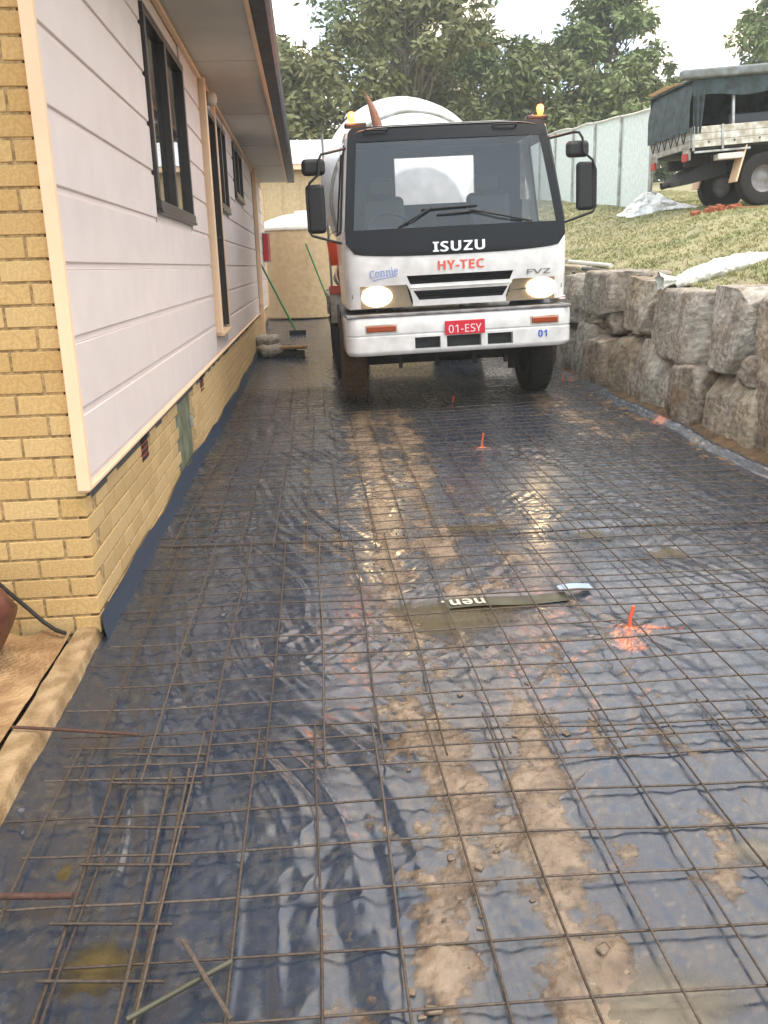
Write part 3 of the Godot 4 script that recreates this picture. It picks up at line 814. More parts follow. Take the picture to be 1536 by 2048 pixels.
			obj("handle", B().tube([Vector3(-1.0, 1.95, o[1] + 0.14), Vector3(-0.965, 1.95, o[1] + 0.14), Vector3(-0.965, 1.95, o[1] + 0.26)], 0.009, 8), M.chrome, dr)
	# bulkhead lamp above door (unlit)
	var lp := thing("wall_lamp", "small round white wall lamp above the dark doorway", "lamp", Vector3(-0.975, 3.34, -10.4))
	obj("lamp_base", B().lathe([Vector2(0.001, 0), Vector2(0.07, 0), Vector2(0.07, 0.025), Vector2(0.001, 0.025)], 20, Transform3D(Basis(Vector3.FORWARD, PI / 2), Vector3.ZERO)), M.window_frame, lp)
	obj("lamp_globe", B().lathe([Vector2(0.055, 0.02), Vector2(0.075, 0.05), Vector2(0.07, 0.09), Vector2(0.04, 0.12), Vector2(0.001, 0.125)], 20, Transform3D(Basis(Vector3.FORWARD, PI / 2), Vector3.ZERO)), M.tank_top, lp)
	# red cabinet on the wall near the far end
	var rb := thing("wall_cabinet", "red cabinet with a grey edge fixed to the house wall near the tank", "cabinet", Vector3(-0.90, 2.05, -21.9))
	obj("case", B().rbox(Vector3(0, 0, 0), Vector3(0.14, 0.66, 0.50), 0.01, 1), M.galv, rb)
	obj("front", B().rbox(Vector3(0.075, 0, 0.0), Vector3(0.02, 0.62, 0.46), 0.006, 1), M.red_paint, rb)
	obj("side_cover", B().rbox(Vector3(0.0, 0, 0.255), Vector3(0.12, 0.60, 0.012), 0.004, 1), M.red_paint, rb)

# ---------------------------------------------------------------- ground, path, lawn
func g_of(s: float) -> float:
	var px := [0.0, 0.4, 1.0, 2.0, 3.0, 4.2, 8.0, 60.0]
	var py := [0.0, 0.04, 0.25, 0.56, 0.80, 0.87, 1.1, 3.0]
	if s <= 0: return 0.0
	for i in px.size() - 1:
		if s < px[i + 1]:
			return lerpf(py[i], py[i + 1], (s - px[i]) / (px[i + 1] - px[i]))
	return 3.0
func lawn_y(x: float, z: float) -> float:
	var s := x - 3.9
	var y := 1.22 + 0.035 * (-clampf(z, -60, 2) - 8.0) + 0.045 * maxf(0, -clampf(z, -45, 0) - 16.0)
	y += (g_of(s - 0.15) + g_of(s) + g_of(s + 0.15)) / 3.0
	return y + 0.03 * noi(2, x * 0.4, z * 0.4) + 0.012 * noi(1, x, z)

func build_ground() -> void:
	var b := B()
	b.grid(80, 80, func(u, w):
		var x := lerpf(-1, 1, u); var z := lerpf(-1, 1, w)
		x = signf(x) * pow(absf(x), 3.0) * 400.0; z = signf(z) * pow(absf(z), 3.0) * 400.0 - 10.0
		var y := -0.06 + 0.32 * smoothstep(-16.0, -23.0, z) - 0.04
		return Vector3(x, y, z), null, true)
	struct("ground", b, M.soil)
	# soil strip between the plastic and the rock wall
	var s := B()
	s.grid(220, 14, func(u, w):
		var z := lerpf(0.0, -20.0, u)
		var x := lerpf(right_edge(z) - 0.25, 4.05, w)
		return Vector3(x, base_y(3.4, z) + 0.02 + 0.10 * smoothstep(0.3, 0.8, w) + 0.05 * noi(1, x * 1.5, z * 1.5) * w + 0.02 * noi(3, x * 4, z * 4) - 0.03 * (1.0 - w), z), null, true)
	struct("soil_bank", s, M.soil)
	# lawn
	var lw := B()
	lw.grid(110, 150, func(u, w):
		var x = 3.96 + 66.0 * u * u * u + 3.0 * u; var z := lerpf(4.0, -70.0, w)
		return Vector3(x, lawn_y(x, z) - 0.12 * smoothstep(4.06, 3.96, x), z),
		func(u, w):
			var x = 3.96 + 66.0 * u * u * u + 3.0 * u; var z := lerpf(4.0, -70.0, w)
			var t := clampf(0.5 + 0.7 * noi(1, x * 0.6, z * 0.6) + 0.4 * noi(3, x, z), 0, 1)
			var c := Color(0.26, 0.25, 0.12).lerp(Color(0.41, 0.35, 0.20), t)
			return c.lerp(Color(0.22, 0.155, 0.095), smoothstep(4.6, 4.0, x) * clampf(0.6 + noi(1, x * 2, z * 2), 0, 1)), true)
	struct("lawn", lw, M.lawn)
	# grass blades
	var bl := B()
	bl.tri(Vector3(-0.006, 0, 0), Vector3(0.006, 0, 0), Vector3(0.003, 0.055, 0.02))
	bl.tri(Vector3(-0.01, 0, 0.008), Vector3(0.0, 0, 0.012), Vector3(-0.02, 0.04, 0.012))
	bl.tri(Vector3(0.008, 0, -0.006), Vector3(0.014, 0, -0.002), Vector3(0.024, 0.036, -0.016))
	var mm := MultiMesh.new()
	mm.transform_format = MultiMesh.TRANSFORM_3D; mm.use_colors = true
	mm.mesh = bl.mesh()
	rng.seed = 5
	var tr := []; var cols := []
	for i in 90000:
		var z := -5.0 - 26.0 * pow(rng.randf(), 1.4)
		var x := 3.95 + 7.0 * pow(rng.randf(), 1.3)
		var dens := 0.5 + noi(1, x * 0.7, z * 0.7) * 0.9
		if rng.randf() > dens + 0.25 or (x < 4.4 and rng.randf() < 0.55): continue
		var sc2 := rng.randf_range(0.7, 1.5)
		tr.append(Transform3D(Basis(Vector3.UP, rng.randf() * TAU).scaled(Vector3(sc2 * 1.4, sc2 * 0.62, sc2 * 1.4)), Vector3(x, lawn_y(x, z) - 0.004, z)))
		cols.append(Color(0.23, 0.26, 0.10).lerp(Color(0.45, 0.40, 0.21), clampf(0.45 + noi(1, x * 0.6, z * 0.6) * 0.6 + rng.randf_range(-0.3, 0.3), 0, 1)))
	mm.instance_count = tr.size()
	for i in tr.size():
		mm.set_instance_transform(i, tr[i]); mm.set_instance_color(i, cols[i])
	var g := MultiMeshInstance3D.new()
	g.multimesh = mm; g.material_override = M.blade; g.name = "grass"; add_child(g)
	tag(g, "short dry green and straw grass covering the raised lawn", "grass", "", "stuff")
	# sandy path and kerb beside the brick corner
	var pa := B()
	pa.grid(60, 90, func(u, w):
		var x := lerpf(-6.0, -1.112, 1.0 - pow(1.0 - u, 2.0)); var z := lerpf(-3.80, 2.0, w)
		return Vector3(x, 0.072 + 0.008 * noi(1, x * 2, z * 2) + 0.03 * smoothstep(-3.55, -3.8, z) * noi(3, x * 3, z), z), null, true)
	struct("path", pa, M.sand)
	var kb := B()
	kb.grid(120, 6, func(u, w):
		var z := lerpf(-3.86, 2.0, u)
		var prof := [Vector2(-1.105, 0.03), Vector2(-1.104, 0.064), Vector2(-1.10, 0.068), Vector2(-1.05, 0.067), Vector2(-1.016, 0.062), Vector2(-1.008, 0.055), Vector2(-0.985, -0.03)]
		var p: Vector2 = prof[int(round(w * 6))]
		return Vector3(p.x + 0.010 * noi(1, z * 2.0, w), p.y + 0.006 * noi(3, z * 2, w), z), null, false)
	struct("kerb", kb, M.kerb)

# ---------------------------------------------------------------- rock wall
func rock(parent: Node, z0: float, z1: float, y0: float, y1: float, xf: float, sd: int, tint: Color, lean := 0.0) -> void:
	var b := B()
	var s := Vector3(0.62, y1 - y0, z0 - z1)
	var o := Vector3(xf + 0.31, (y0 + y1) / 2, (z0 + z1) / 2)
	b.rbox(Vector3.ZERO, s * 1.10, 0.05, 2, Basis.IDENTITY, 16)
	var f := FastNoiseLite.new()
	f.seed = sd; f.frequency = 1.0; f.fractal_octaves = 4
	var g := FastNoiseLite.new()
	g.seed = sd + 99; g.frequency = 1.0; g.fractal_octaves = 2
	var rb := Basis(Vector3.RIGHT, g.get_noise_1d(3.0) * 0.18) * Basis(Vector3.UP, g.get_noise_1d(9.0) * 0.22)
	var rr := RandomNumberGenerator.new()
	rr.seed = sd * 13 + 5
	var cuts := []
	for k in 11:
		var nn := Vector3(-absf(rr.randfn()) * 1.1, rr.randfn() * 0.8, rr.randfn()).normalized()
		var sup := absf(nn.x) * s.x * 0.5 + absf(nn.y) * s.y * 0.5 + absf(nn.z) * s.z * 0.5
		cuts.append([nn, sup * rr.randf_range(0.80, 0.94)])
	for i in b.v.size():
		var p: Vector3 = b.v[i]
		var shaped := p
		for cu in cuts:
			var over: float = shaped.dot(cu[0]) - cu[1]
			if over > 0: shaped -= cu[0] * over
		var lump := f.get_noise_3dv(p * 1.1) * 0.05 + g.get_noise_3dv(p * 5.0) * 0.012 + f.get_noise_3dv(p * 7.0) * 0.010
		var st := f.get_noise_3dv(Vector3(p.x * 0.8, p.y * 0.5 + 7, p.z * 2.6))
		lump += 0.028 * smoothstep(0.0, 0.06, st)
		var d := p.normalized() * lump
		d.z *= 0.6; d.y *= 0.6
		shaped = rb * (shaped + d)
		shaped.x += lean * (p.y / s.y)
		b.v[i] = o + shaped
		var t := clampf(0.5 + f.get_noise_3dv(p * 3.0 + Vector3(5, 5, 5)) * 1.1, 0, 1)
		var c := tint.lerp(Color(0.24, 0.195, 0.145), t * 0.65)
		var vein := g.get_noise_3dv(Vector3(p.x * 2, p.y * 1.0, p.z * 6) + Vector3(2, 9, 1))
		c = c.lerp(Color(0.58, 0.53, 0.44), clampf(vein * 1.8, 0, 0.6))
		c = c.lerp(Color(0.26, 0.16, 0.07), clampf(f.get_noise_3dv(p * 1.7 - Vector3(4, 0, 8)) * 1.8 - 0.25, 0, 0.6))
		b.c[i] = c
	# normals again
	for i in b.n.size(): b.n[i] = Vector3.ZERO
	var key := {}
	for i in b.v.size():
		var k := Vector3i((b.v[i] * 2000.0).round())
		if not key.has(k): key[k] = []
		key[k].append(i)
	for t in range(0, b.ix.size(), 3):
		var nn := (b.v[b.ix[t + 2]] - b.v[b.ix[t]]).cross(b.v[b.ix[t + 1]] - b.v[b.ix[t]])
		for e in 3: b.n[b.ix[t + e]] += nn
	for k in key:
		var sum := Vector3.ZERO
		for i in key[k]: sum += b.n[i]
		for i in key[k]: b.n[i] = sum.normalized()
	obj("stone", b, M.stone, parent)

func build_rock_wall() -> void:
	var w := thing("retaining_wall", "retaining wall of big grey-brown boulders along the raised lawn", "retaining wall")
	var grey := Color(0.47, 0.41, 0.325); var tan := Color(0.53, 0.43, 0.29); var pale := Color(0.58, 0.53, 0.44); var brown := Color(0.38, 0.29, 0.20)
	var lo := [[-1.0, -2.4, tan], [-2.4, -3.7, grey], [-3.7, -5.0, brown], [-5.0, -6.0, grey], [-6.0, -7.10, brown], [-7.10, -8.15, tan], [-8.15, -8.95, brown], [-8.95, -10.03, pale], [-10.03, -10.82, tan], [-10.82, -11.56, brown], [-11.56, -12.47, pale], [-12.47, -13.3, grey], [-13.3, -14.6, tan], [-14.6, -16.0, grey]]
	var hi := [[-1.0, -2.6, grey], [-2.6, -4.2, pale], [-4.2, -5.6, tan], [-5.6, -6.55, brown], [-6.55, -7.45, tan], [-7.45, -8.32, pale], [-8.32, -9.80, grey], [-9.80, -10.85, tan], [-10.85, -12.2, grey], [-12.2, -13.4, pale], [-13.4, -14.8, tan], [-14.8, -16.0, grey]]
	var k := 0
	for a in lo:
		var top: float = 0.66 + 0.06 * sin(k * 2.7)
		if a[0] > -8.3 and a[0] < -5.5: top = 0.60 - 0.02 * k * 0.5
		rock(w, a[0], a[1], -0.10, top, 3.66 + 0.03 * sin(k * 1.9) - (0.05 if k % 3 == 0 else 0.0), 40 + k, a[2], 0.05)
		k += 1
	for a in hi:
		var mid: float = (a[0] + a[1]) / 2
		var bot := 0.62
		if mid < -10.0: bot = 0.78
		if mid < -10.7 and mid > -12.3: bot = 0.90
		if mid > -9.9 and mid < -7.3: bot = 0.60
		if mid > -7.3: bot = 0.50
		var top := 1.24 + 0.035 * (-mid - 8.0) + 0.05 * sin(k * 2.1)
		rock(w, a[0], a[1], bot, top, 3.72 + 0.03 * sin(k * 2.2), 40 + k, a[2], 0.07)
		k += 1
	for a in [[-10.95, -11.5, 0.70, 0.93], [-11.5, -12.15, 0.72, 0.95], [-8.9, -9.5, 0.0, 0.42], [-8.1, -8.6, -0.05, 0.32], [-7.0, -7.5, 0.5, 0.75]]:
		rock(w, a[0], a[1], a[2], a[3], 3.74, 40 + k, brown if k % 2 == 0 else tan)
		k += 1
	# packed earth behind the boulders
	var e := B()
	e.grid(80, 10, func(u, q):
		var z := lerpf(-0.5, -16.5, u)
		return Vector3(3.93 + 0.03 * noi(1, z * 2, q * 3), lerpf(-0.1, lawn_y(4.0, z) - 0.03, q), z), null, false)
	obj("earth_fill", e, M.soil, w)

# ---------------------------------------------------------------- text
func text_part(parent: Node, called: String, s: String, w: float, hgt: float, depth: float, m: Material, at: Vector3, turn := Basis.IDENTITY, bold := true, italic := false, serif := false) -> MeshInstance3D:
	var t := TextMesh.new()
	var f := SystemFont.new()
	f.font_names = PackedStringArray(["Droid Serif" if serif else "Droid Sans"])
	f.font_weight = 700 if bold else 400
	f.font_italic = italic
	t.font = f; t.text = s; t.font_size = 64; t.pixel_size = 0.01; t.depth = 0.1
	t.curve_step = 1.0
	var bb := t.get_aabb()
	var o := inst(called, t, m, parent)
	var sc3 := Vector3(w / maxf(bb.size.x, 1e-4), hgt / maxf(bb.size.y, 1e-4), depth / 0.1)
	var bs := turn * Basis.from_scale(sc3)
	o.transform = Transform3D(bs, at - bs * bb.get_center())
	return o

# ---------------------------------------------------------------- concrete truck
func cab_w(y: float) -> float:
	if y < 1.9: return lerpf(1.205, 1.225, (y - 1.15) / 0.75)
	return lerpf(1.225, 1.10, clampf((y - 1.9) / 1.15, 0, 1))
func cab_z(x: float, y: float) -> float:
	var z := -0.06 - 0.03 * smoothstep(1.6, 1.15, y)
	if y > 1.75: z -= 0.30 * (y - 1.75) + 0.05 * (y - 1.75) * (y - 1.75)
	return z + 0.05 * (1.0 - pow(x / 1.2, 2.0))
func fpatch(b: MB, y0: float, y1: float, xl0: float, xl1: float, xr0: float, xr1: float, off := 0.0, nx := 10, ny := 4) -> void:
	# piece of the cab front between two heights; left and right edges slant
	b.grid(nx, ny, func(u, w):
		var y := lerpf(y0, y1, w)
		var x := lerpf(lerpf(xl0, xl1, w), lerpf(xr0, xr1, w), u)
		return Vector3(x, y, cab_z(x, y) + off))
func rr_patch(b: MB, y0: float, y1: float, hb: float, ht: float, r0: float, r1: float, off: float, nx := 24, ny := 28) -> void:
	# rounded trapezium on the cab front
	b.grid(nx, ny, func(u, w):
		var s := 0.5 - 0.5 * cos(PI * w)
		var y := lerpf(y0, y1, s)
		var h := lerpf(hb, ht, s)
		if y < y0 + r0: h -= r0 - sqrt(maxf(0.0, r0 * r0 - pow(y0 + r0 - y, 2.0)))
		if y > y1 - r1: h -= r1 - sqrt(maxf(0.0, r1 * r1 - pow(y - y1 + r1, 2.0)))
		var x := lerpf(-h, h, u)
		return Vector3(x, y, cab_z(x, y) + off))
func wheel(parent: Node, at: Vector3, r: float, w: float, muddy: Material, out: float, rim_r := 0.0) -> void:
	if rim_r == 0.0: rim_r = r * 0.55
	var xf := Transform3D(Basis(Vector3.FORWARD, PI / 2), at)
	var t := B().lathe([Vector2(rim_r, -w * 0.42), Vector2(r * 0.80, -w * 0.5), Vector2(r * 0.95, -w * 0.47), Vector2(r, -w * 0.38), Vector2(r, w * 0.38), Vector2(r * 0.95, w * 0.47), Vector2(r * 0.80, w * 0.5), Vector2(rim_r, w * 0.42)], 40, xf)
	var tv := obj("wheel", t, muddy, parent)
	var tr := B()
	for k in 40:
		var a := TAU * k / 40.0
		for s in [-1, 1]:
			var bs := Basis(Vector3.RIGHT, a) * Basis(Vector3.UP, 0.25 * s)
			tr.box(at + Basis(Vector3.RIGHT, a) * Vector3(s * w * 0.23, r + 0.003, 0), Vector3(w * 0.36, 0.016, r * 0.10), bs)
	obj("tread", tr, muddy, tv)
	var q := B().lathe([Vector2(0.001, out * w * 0.15), Vector2(rim_r * 0.35, out * w * 0.15), Vector2(rim_r * 0.40, out * w * 0.05), Vector2(rim_r * 0.85, out * w * 0.12), Vector2(rim_r * 0.92, out * w * 0.36), Vector2(rim_r * 1.02, out * w * 0.42)], 30, Transform3D(Basis(Vector3.FORWARD, PI / 2), at))
	obj("rim", q, M.rim, tv)

func build_truck() -> void:
	var t := thing("concrete_truck", "white concrete mixer truck with its headlights on, facing down the driveway", "truck", Vector3(1.66, 0.0, -9.8))
	t.rotation.z = 0.024
	# bumper
	var bp := B()
	var rows := [[0.655, 0.05, 1.20], [0.665, 0.01, 1.225], [0.70, 0.0, 1.245], [0.86, 0.0, 1.25], [0.868, -0.012, 1.243], [0.880, -0.012, 1.243], [0.888, 0.0, 1.25], [1.045, -0.005, 1.25], [1.075, -0.03, 1.24]]
	var per := func(hw: float, zf: float, y: float) -> Array:
		var p := []
		p.append(Vector3(-hw, y, -0.62))
		for k in 7:
			var a := PI / 2 * k / 6.0
			p.append(Vector3(-hw + 0.14 - 0.14 * cos(a), y, zf - 0.14 + 0.14 * sin(a)))
		for k in 7:
			var a := PI / 2 * k / 6.0
			p.append(Vector3(hw - 0.14 + 0.14 * sin(a), y, zf - 0.14 + 0.14 * cos(a)))
		p.append(Vector3(hw, y, -0.62))
		return p
	# holes for the lower intakes are left out of the bumper skin
	var holes := [[-0.50, -0.22], [-0.15, 0.23], [0.30, 0.58]]
	var skin := func(b: MB, rws: Array) -> void:
		b.grid(rws.size() - 1, 15, func(u, w):
			var rw: Array = rws[int(round(u * (rws.size() - 1)))]
			return per.call(rw[2], -absf(rw[1]) if rw[1] < 0 else -rw[1], rw[0])[int(round(w * 15))], null, true)
	skin.call(bp, rows.slice(3, 9))
	skin.call(bp, [rows[0], rows[1], rows[2], [0.712, 0.0, 1.246]])
	# lower band between y .712 and .86 in pieces round the intakes
	var xs := [-1.11, -0.50, -0.22, -0.15, 0.23, 0.30, 0.58, 1.11]
	for k in [0, 2, 4, 6]:
		bp.quad(Vector3(xs[k], 0.712, 0), Vector3(xs[k + 1], 0.712, 0), Vector3(xs[k + 1], 0.86, 0), Vector3(xs[k], 0.86, 0))
	for hl in holes:
		bp.quad(Vector3(hl[0], 0.835, 0), Vector3(hl[1], 0.835, 0), Vector3(hl[1], 0.86, 0), Vector3(hl[0], 0.86, 0))
		for e in [hl[0], hl[1]]: bp.quad(Vector3(e, 0.712, -0.09), Vector3(e, 0.712, 0), Vector3(e, 0.835, 0), Vector3(e, 0.835, -0.09))
		bp.quad(Vector3(hl[0], 0.712, 0), Vector3(hl[1], 0.712, 0), Vector3(hl[1], 0.712, -0.09), Vector3(hl[0], 0.712, -0.09))
		bp.quad(Vector3(hl[0], 0.835, -0.09), Vector3(hl[1], 0.835, -0.09), Vector3(hl[1], 0.835, 0), Vector3(hl[0], 0.835, 0))
	for sg in [-1.0, 1.0]:
		bp.grid(1, 7, func(u, w):
			var y := 0.712 if u < 0.5 else 0.86
			var a := per.call(1.247, 0.0, y) as Array
			var i := int(round(w * 7))
			return a[7 - i] if sg < 0 else a[8 + i], null, sg > 0)
	var bm := obj("bumper", bp, M.white, t)
	for hl in holes: obj("air_intake", B().box(Vector3((hl[0] + hl[1]) / 2, 0.773, -0.10), Vector3(hl[1] - hl[0] + 0.02, 0.14, 0.02)), M.black, bm)
	var step := B().rbox(Vector3(0, 1.085, -0.21), Vector3(2.46, 0.035, 0.42), 0.012, 2)
	obj("step_top", step, M.grey_plastic, bm)
	for s in [[-1.02, -0.70], [0.79, 1.08]]:
		var il := obj("indicator_lamp", B().rbox(Vector3((s[0] + s[1]) / 2, 0.945, 0.0), Vector3(s[1] - s[0], 0.065, 0.03), 0.014, 2), M.amber, bm)
		obj("lamp_bezel", B().rbox(Vector3((s[0] + s[1]) / 2, 0.945, -0.004), Vector3(s[1] - s[0] + 0.03, 0.095, 0.014), 0.006, 2), M.white_dirty, il)
	var pl := obj("number_plate", B().rbox(Vector3(0.05, 0.918, 0.018), Vector3(0.44, 0.148, 0.008), 0.004, 1), M.plate_red, bm)
	text_part(pl, "plate_lettering", "01-ESY", 0.36, 0.085, 0.003, M.plate_white, Vector3(0.05, 0.905, 0.0235), Basis.IDENTITY, false)
	text_part(bm, "number_lettering", "01", 0.10, 0.075, 0.003, M.decal_blue, Vector3(0.91, 0.80, 0.003))
	# cab lower front
	var fp := B()
	fpatch(fp, 1.165, 1.228, -0.50, -0.50, 0.52, 0.52)
	fpatch(fp, 1.228, 1.325, -0.50, -0.525, -0.43, -0.49, 0, 2)
	fpatch(fp, 1.228, 1.325, 0.48, 0.54, 0.52, 0.555, 0, 2)
	fpatch(fp, 1.325, 1.395, -0.525, -0.56, 0.555, 0.60)
	fpatch(fp, 1.395, 1.485, -1.06, -1.06, -0.52, -0.56, 0, 6)
	fpatch(fp, 1.395, 1.485, 0.56, 0.60, 1.06, 1.06, 0, 6)
	fpatch(fp, 1.485, 1.655, -1.06, -1.06, 1.06, 1.06, 0, 20)
	fp.grid(24, 3, func(u, w):
		var x := lerpf(-1.06, 1.06, u)
		var y := lerpf(1.655, 1.69 + 0.05 * pow(absf(x), 3.0), w)
		return Vector3(x, y, cab_z(x, y)))
	# corner and side skins, door lower part
	for sg in [-1.0, 1.0]:
		fp.grid(9, 12, func(u, w):
			var y := lerpf(1.165, 1.97, w)
			var hw := cab_w(y)
			if u < 0.78:
				var a = PI / 2 * u / 0.78
				var zc := cab_z(1.06, y)
				return Vector3(sg * (1.06 + (hw - 1.06) * sin(a)), y, zc - (hw - 1.06) * (1.0 - cos(a)) * 1.1)
			return Vector3(sg * hw, y, lerpf(cab_z(1.06, y) - (hw - 1.06) * 1.1, -1.75, (u - 0.78) / 0.22)), null, sg > 0)
		# front pillar (rounded) and rear pillar, rail over the window
		fp.grid(6, 16, func(u, w):
			var y := lerpf(1.97, 3.0, w)
			var hw := cab_w(y)
			var a = PI / 2 * u
			return Vector3(sg * (hw - 0.075 + 0.075 * sin(a)), y, cab_z(hw - 0.075, y) - 0.11 * (1.0 - cos(a))), null, sg > 0)
		fp.grid(4, 10, func(u, w):
			var y := lerpf(1.97, 3.0, w)
			return Vector3(sg * cab_w(y), y, lerpf(-1.38, -1.75, u)), null, sg > 0)
		fp.grid(10, 3, func(u, w):
			var y := lerpf(2.86, 3.0, w)
			return Vector3(sg * cab_w(y), y, lerpf(cab_z(1.0, y) - 0.11, -1.40, u)), null, sg > 0)
	# back wall of cab with window opening
	for q in [[-1.2, 1.2, 1.165, 2.30], [-1.12, 1.12, 2.84, 3.02], [-1.15, -0.46, 2.30, 2.84], [0.51, 1.15, 2.30, 2.84]]:
		fp.box(Vector3((q[0] + q[1]) / 2, (q[2] + q[3]) / 2, -1.755), Vector3(q[1] - q[0], q[3] - q[2], 0.03))
	fp.box(Vector3(0, 1.17, -0.95), Vector3(2.36, 0.03, 1.58))
	var cab := obj("cab", fp, M.white, t)
	# roof
	var rf := B()
	rf.grid(28, 24, func(u, w):
		var x := lerpf(-1.10, 1.10, u); var q: float = w
		var e := pow(absf(x) / 1.10, 8.0)
		var z := lerpf(cab_z(x * 0.9, 3.0) + 0.012, -1.78, q)
		var y := 3.10 - 0.10 * e - 0.07 * pow(1.0 - q, 6.0)
		return Vector3(x, y, z), null, true)
	obj("roof", rf, M.white, t)
	# black mask: lower band, header, side strips; windscreen sits inside
	var mk := B()
	mk.grid(28, 8, func(u, w):
		var x := lerpf(-1.185, 1.185, u)
		var ax := absf(x)
		var lowy := 1.685 + 0.03 * pow(ax, 3.0)
		if ax > 1.03: lowy = 1.718 + 0.16 - sqrt(maxf(0, 0.0256 - pow(ax - 1.03, 2.0)))
		var y := lerpf(lowy, 1.975, w)
		return Vector3(x, y, cab_z(x, y) + 0.006))
	mk.grid(28, 6, func(u, w):
		var y := lerpf(2.885, 3.045, w)
		var hx := cab_w(y) - 0.03
		if y > 2.96: hx -= 0.09 - sqrt(maxf(0, 0.0081 - pow(y - 2.96, 2.0)))
		var x := lerpf(-hx, hx, u)
		return Vector3(x, y, cab_z(x, y) + 0.010))
	for sg in [-1.0, 1.0]:
		mk.grid(2, 12, func(u, w):
			var y := lerpf(1.97, 2.89, w)
			var x = sg * (cab_w(y) - lerpf(0.125, 0.028, u))
			return Vector3(x, y, cab_z(x, y) + 0.006), null, sg < 0)
	obj("windscreen_surround", mk, M.black_gloss, t)
	for q in [-0.78, 0.62]:
		obj("grab_handle", B().tube([Vector3(q - 0.13, 2.985, cab_z(q, 2.985)), Vector3(q - 0.12, 3.0, cab_z(q, 2.99) + 0.05), Vector3(q + 0.12, 3.0, cab_z(q, 2.99) + 0.05), Vector3(q + 0.13, 2.985, cab_z(q, 2.985))], 0.011, 7), M.black, t)
	var ws := B()
	ws.grid(20, 20, func(u, w):
		var y := lerpf(1.965, 2.90, w)
		var h := cab_w(y) - 0.115
		var x := lerpf(-h, h, u)
		return Vector3(x, y, cab_z(x, y)))
	obj("windscreen", ws, M.glass, t)
	for sg in [-1.0, 1.0]:
		var sw := B()
		sw.grid(4, 6, func(u, w):
			var y := lerpf(1.97, 2.87, w)
			return Vector3(sg * (cab_w(y) - 0.012), y, lerpf(cab_z(1.0, y) - 0.10, -1.39, u)), null, sg > 0)
		var sd := obj("side_window", sw, M.glass_clear, t)
		obj("window_seal", B().tube([Vector3(sg * 1.223, 1.975, -0.35), Vector3(sg * 1.223, 1.975, -1.39)], 0.012, 6).tube([Vector3(sg * 1.223, 1.975, -1.38), Vector3(sg * 1.12, 2.87, -1.38)], 0.012, 6).tube([Vector3(sg * 1.215, 1.99, -0.24), Vector3(sg * 1.12, 2.87, -0.53)], 0.014, 6), M.black, sd)
	obj("rear_window", B().box(Vector3(0.025, 2.57, -1.75), Vector3(0.98, 0.55, 0.004)), M.glass_clear, t)
	# cab inside
	var ins := B()
	ins.rbox(Vector3(0, 1.80, -0.42), Vector3(2.2, 0.34, 0.46), 0.08, 3)
	ins.box(Vector3(0, 1.30, -0.9), Vector3(2.3, 0.05, 1.6))
	ins.box(Vector3(0, 2.96, -1.1), Vector3(2.05, 0.02, 1.2))
	for q in [[-1.1, 1.1, 1.2, 2.30], [-1.08, -0.47, 2.30, 2.93], [0.52, 1.08, 2.30, 2.93], [-1.08, 1.08, 2.845, 2.95]]:
		ins.box(Vector3((q[0] + q[1]) / 2, (q[2] + q[3]) / 2, -1.725), Vector3(q[1] - q[0], q[3] - q[2], 0.02))
	obj("dashboard", ins, M.seat, t)
	for q in [-0.66, 0.62]:
		var st := obj("seat", B().rbox(Vector3(q, 2.02, -1.42), Vector3(0.52, 0.74, 0.16), 0.07, 3, Basis(Vector3.RIGHT, -0.15)), M.black, t)
		obj("headrest", B().rbox(Vector3(q, 2.50, -1.52), Vector3(0.28, 0.20, 0.09), 0.04, 3), M.black, st)
	var sw2 := []
	for k in 25: sw2.append(Vector3(-0.66, 1.99, -0.62) + Basis(Vector3.RIGHT, -0.75) * Vector3(0.24 * cos(TAU * k / 24), 0.24 * sin(TAU * k / 24), 0))
	var stw := obj("steering_wheel", B().tube(sw2, 0.018, 7, false), M.black, t)
	obj("spoke", B().rbox(Vector3(-0.66, 1.98, -0.62), Vector3(0.46, 0.05, 0.04), 0.015, 2, Basis(Vector3.RIGHT, -0.75)), M.black, stw)
	# wipers
	for q in [[Vector2(-0.62, 1.985), Vector2(-0.25, 2.17), Vector2(-0.36, 2.155), Vector2(0.24, 2.175)], [Vector2(0.82, 1.985), Vector2(0.17, 2.13), Vector2(-0.20, 2.095), Vector2(0.32, 2.12)]]:
		var w3 := func(p: Vector2, o: float) -> Vector3: return Vector3(p.x, p.y, cab_z(p.x, p.y) + o)
		var wa := obj("wiper", B().tube([w3.call(q[0], 0.02), w3.call(q[0].lerp(q[1], 0.5), 0.055), w3.call(q[1], 0.03)], 0.012, 6), M.black, t)
		obj("wiper_blade", B().tube([w3.call(q[2], 0.018), w3.call(q[2].lerp(q[3], 0.5), 0.024), w3.call(q[3], 0.018)], 0.011, 6), M.black, wa)
	# grille: dark throat and slats
	var gr := obj("grille", B().box(Vector3(0.02, 1.355, -0.14), Vector3(1.16, 0.29, 0.02)), M.black, t)
	for y in [1.265, 1.295, 1.43, 1.455]: obj("slat", B().rbox(Vector3(0.02, y, -0.10), Vector3(1.10, 0.012, 0.04), 0.004, 1), M.black_gloss, gr)
	obj("grille_lip", B().rbox(Vector3(0.02, 1.362, 0.004), Vector3(1.10, 0.022, 0.03), 0.009, 2), M.white, gr)
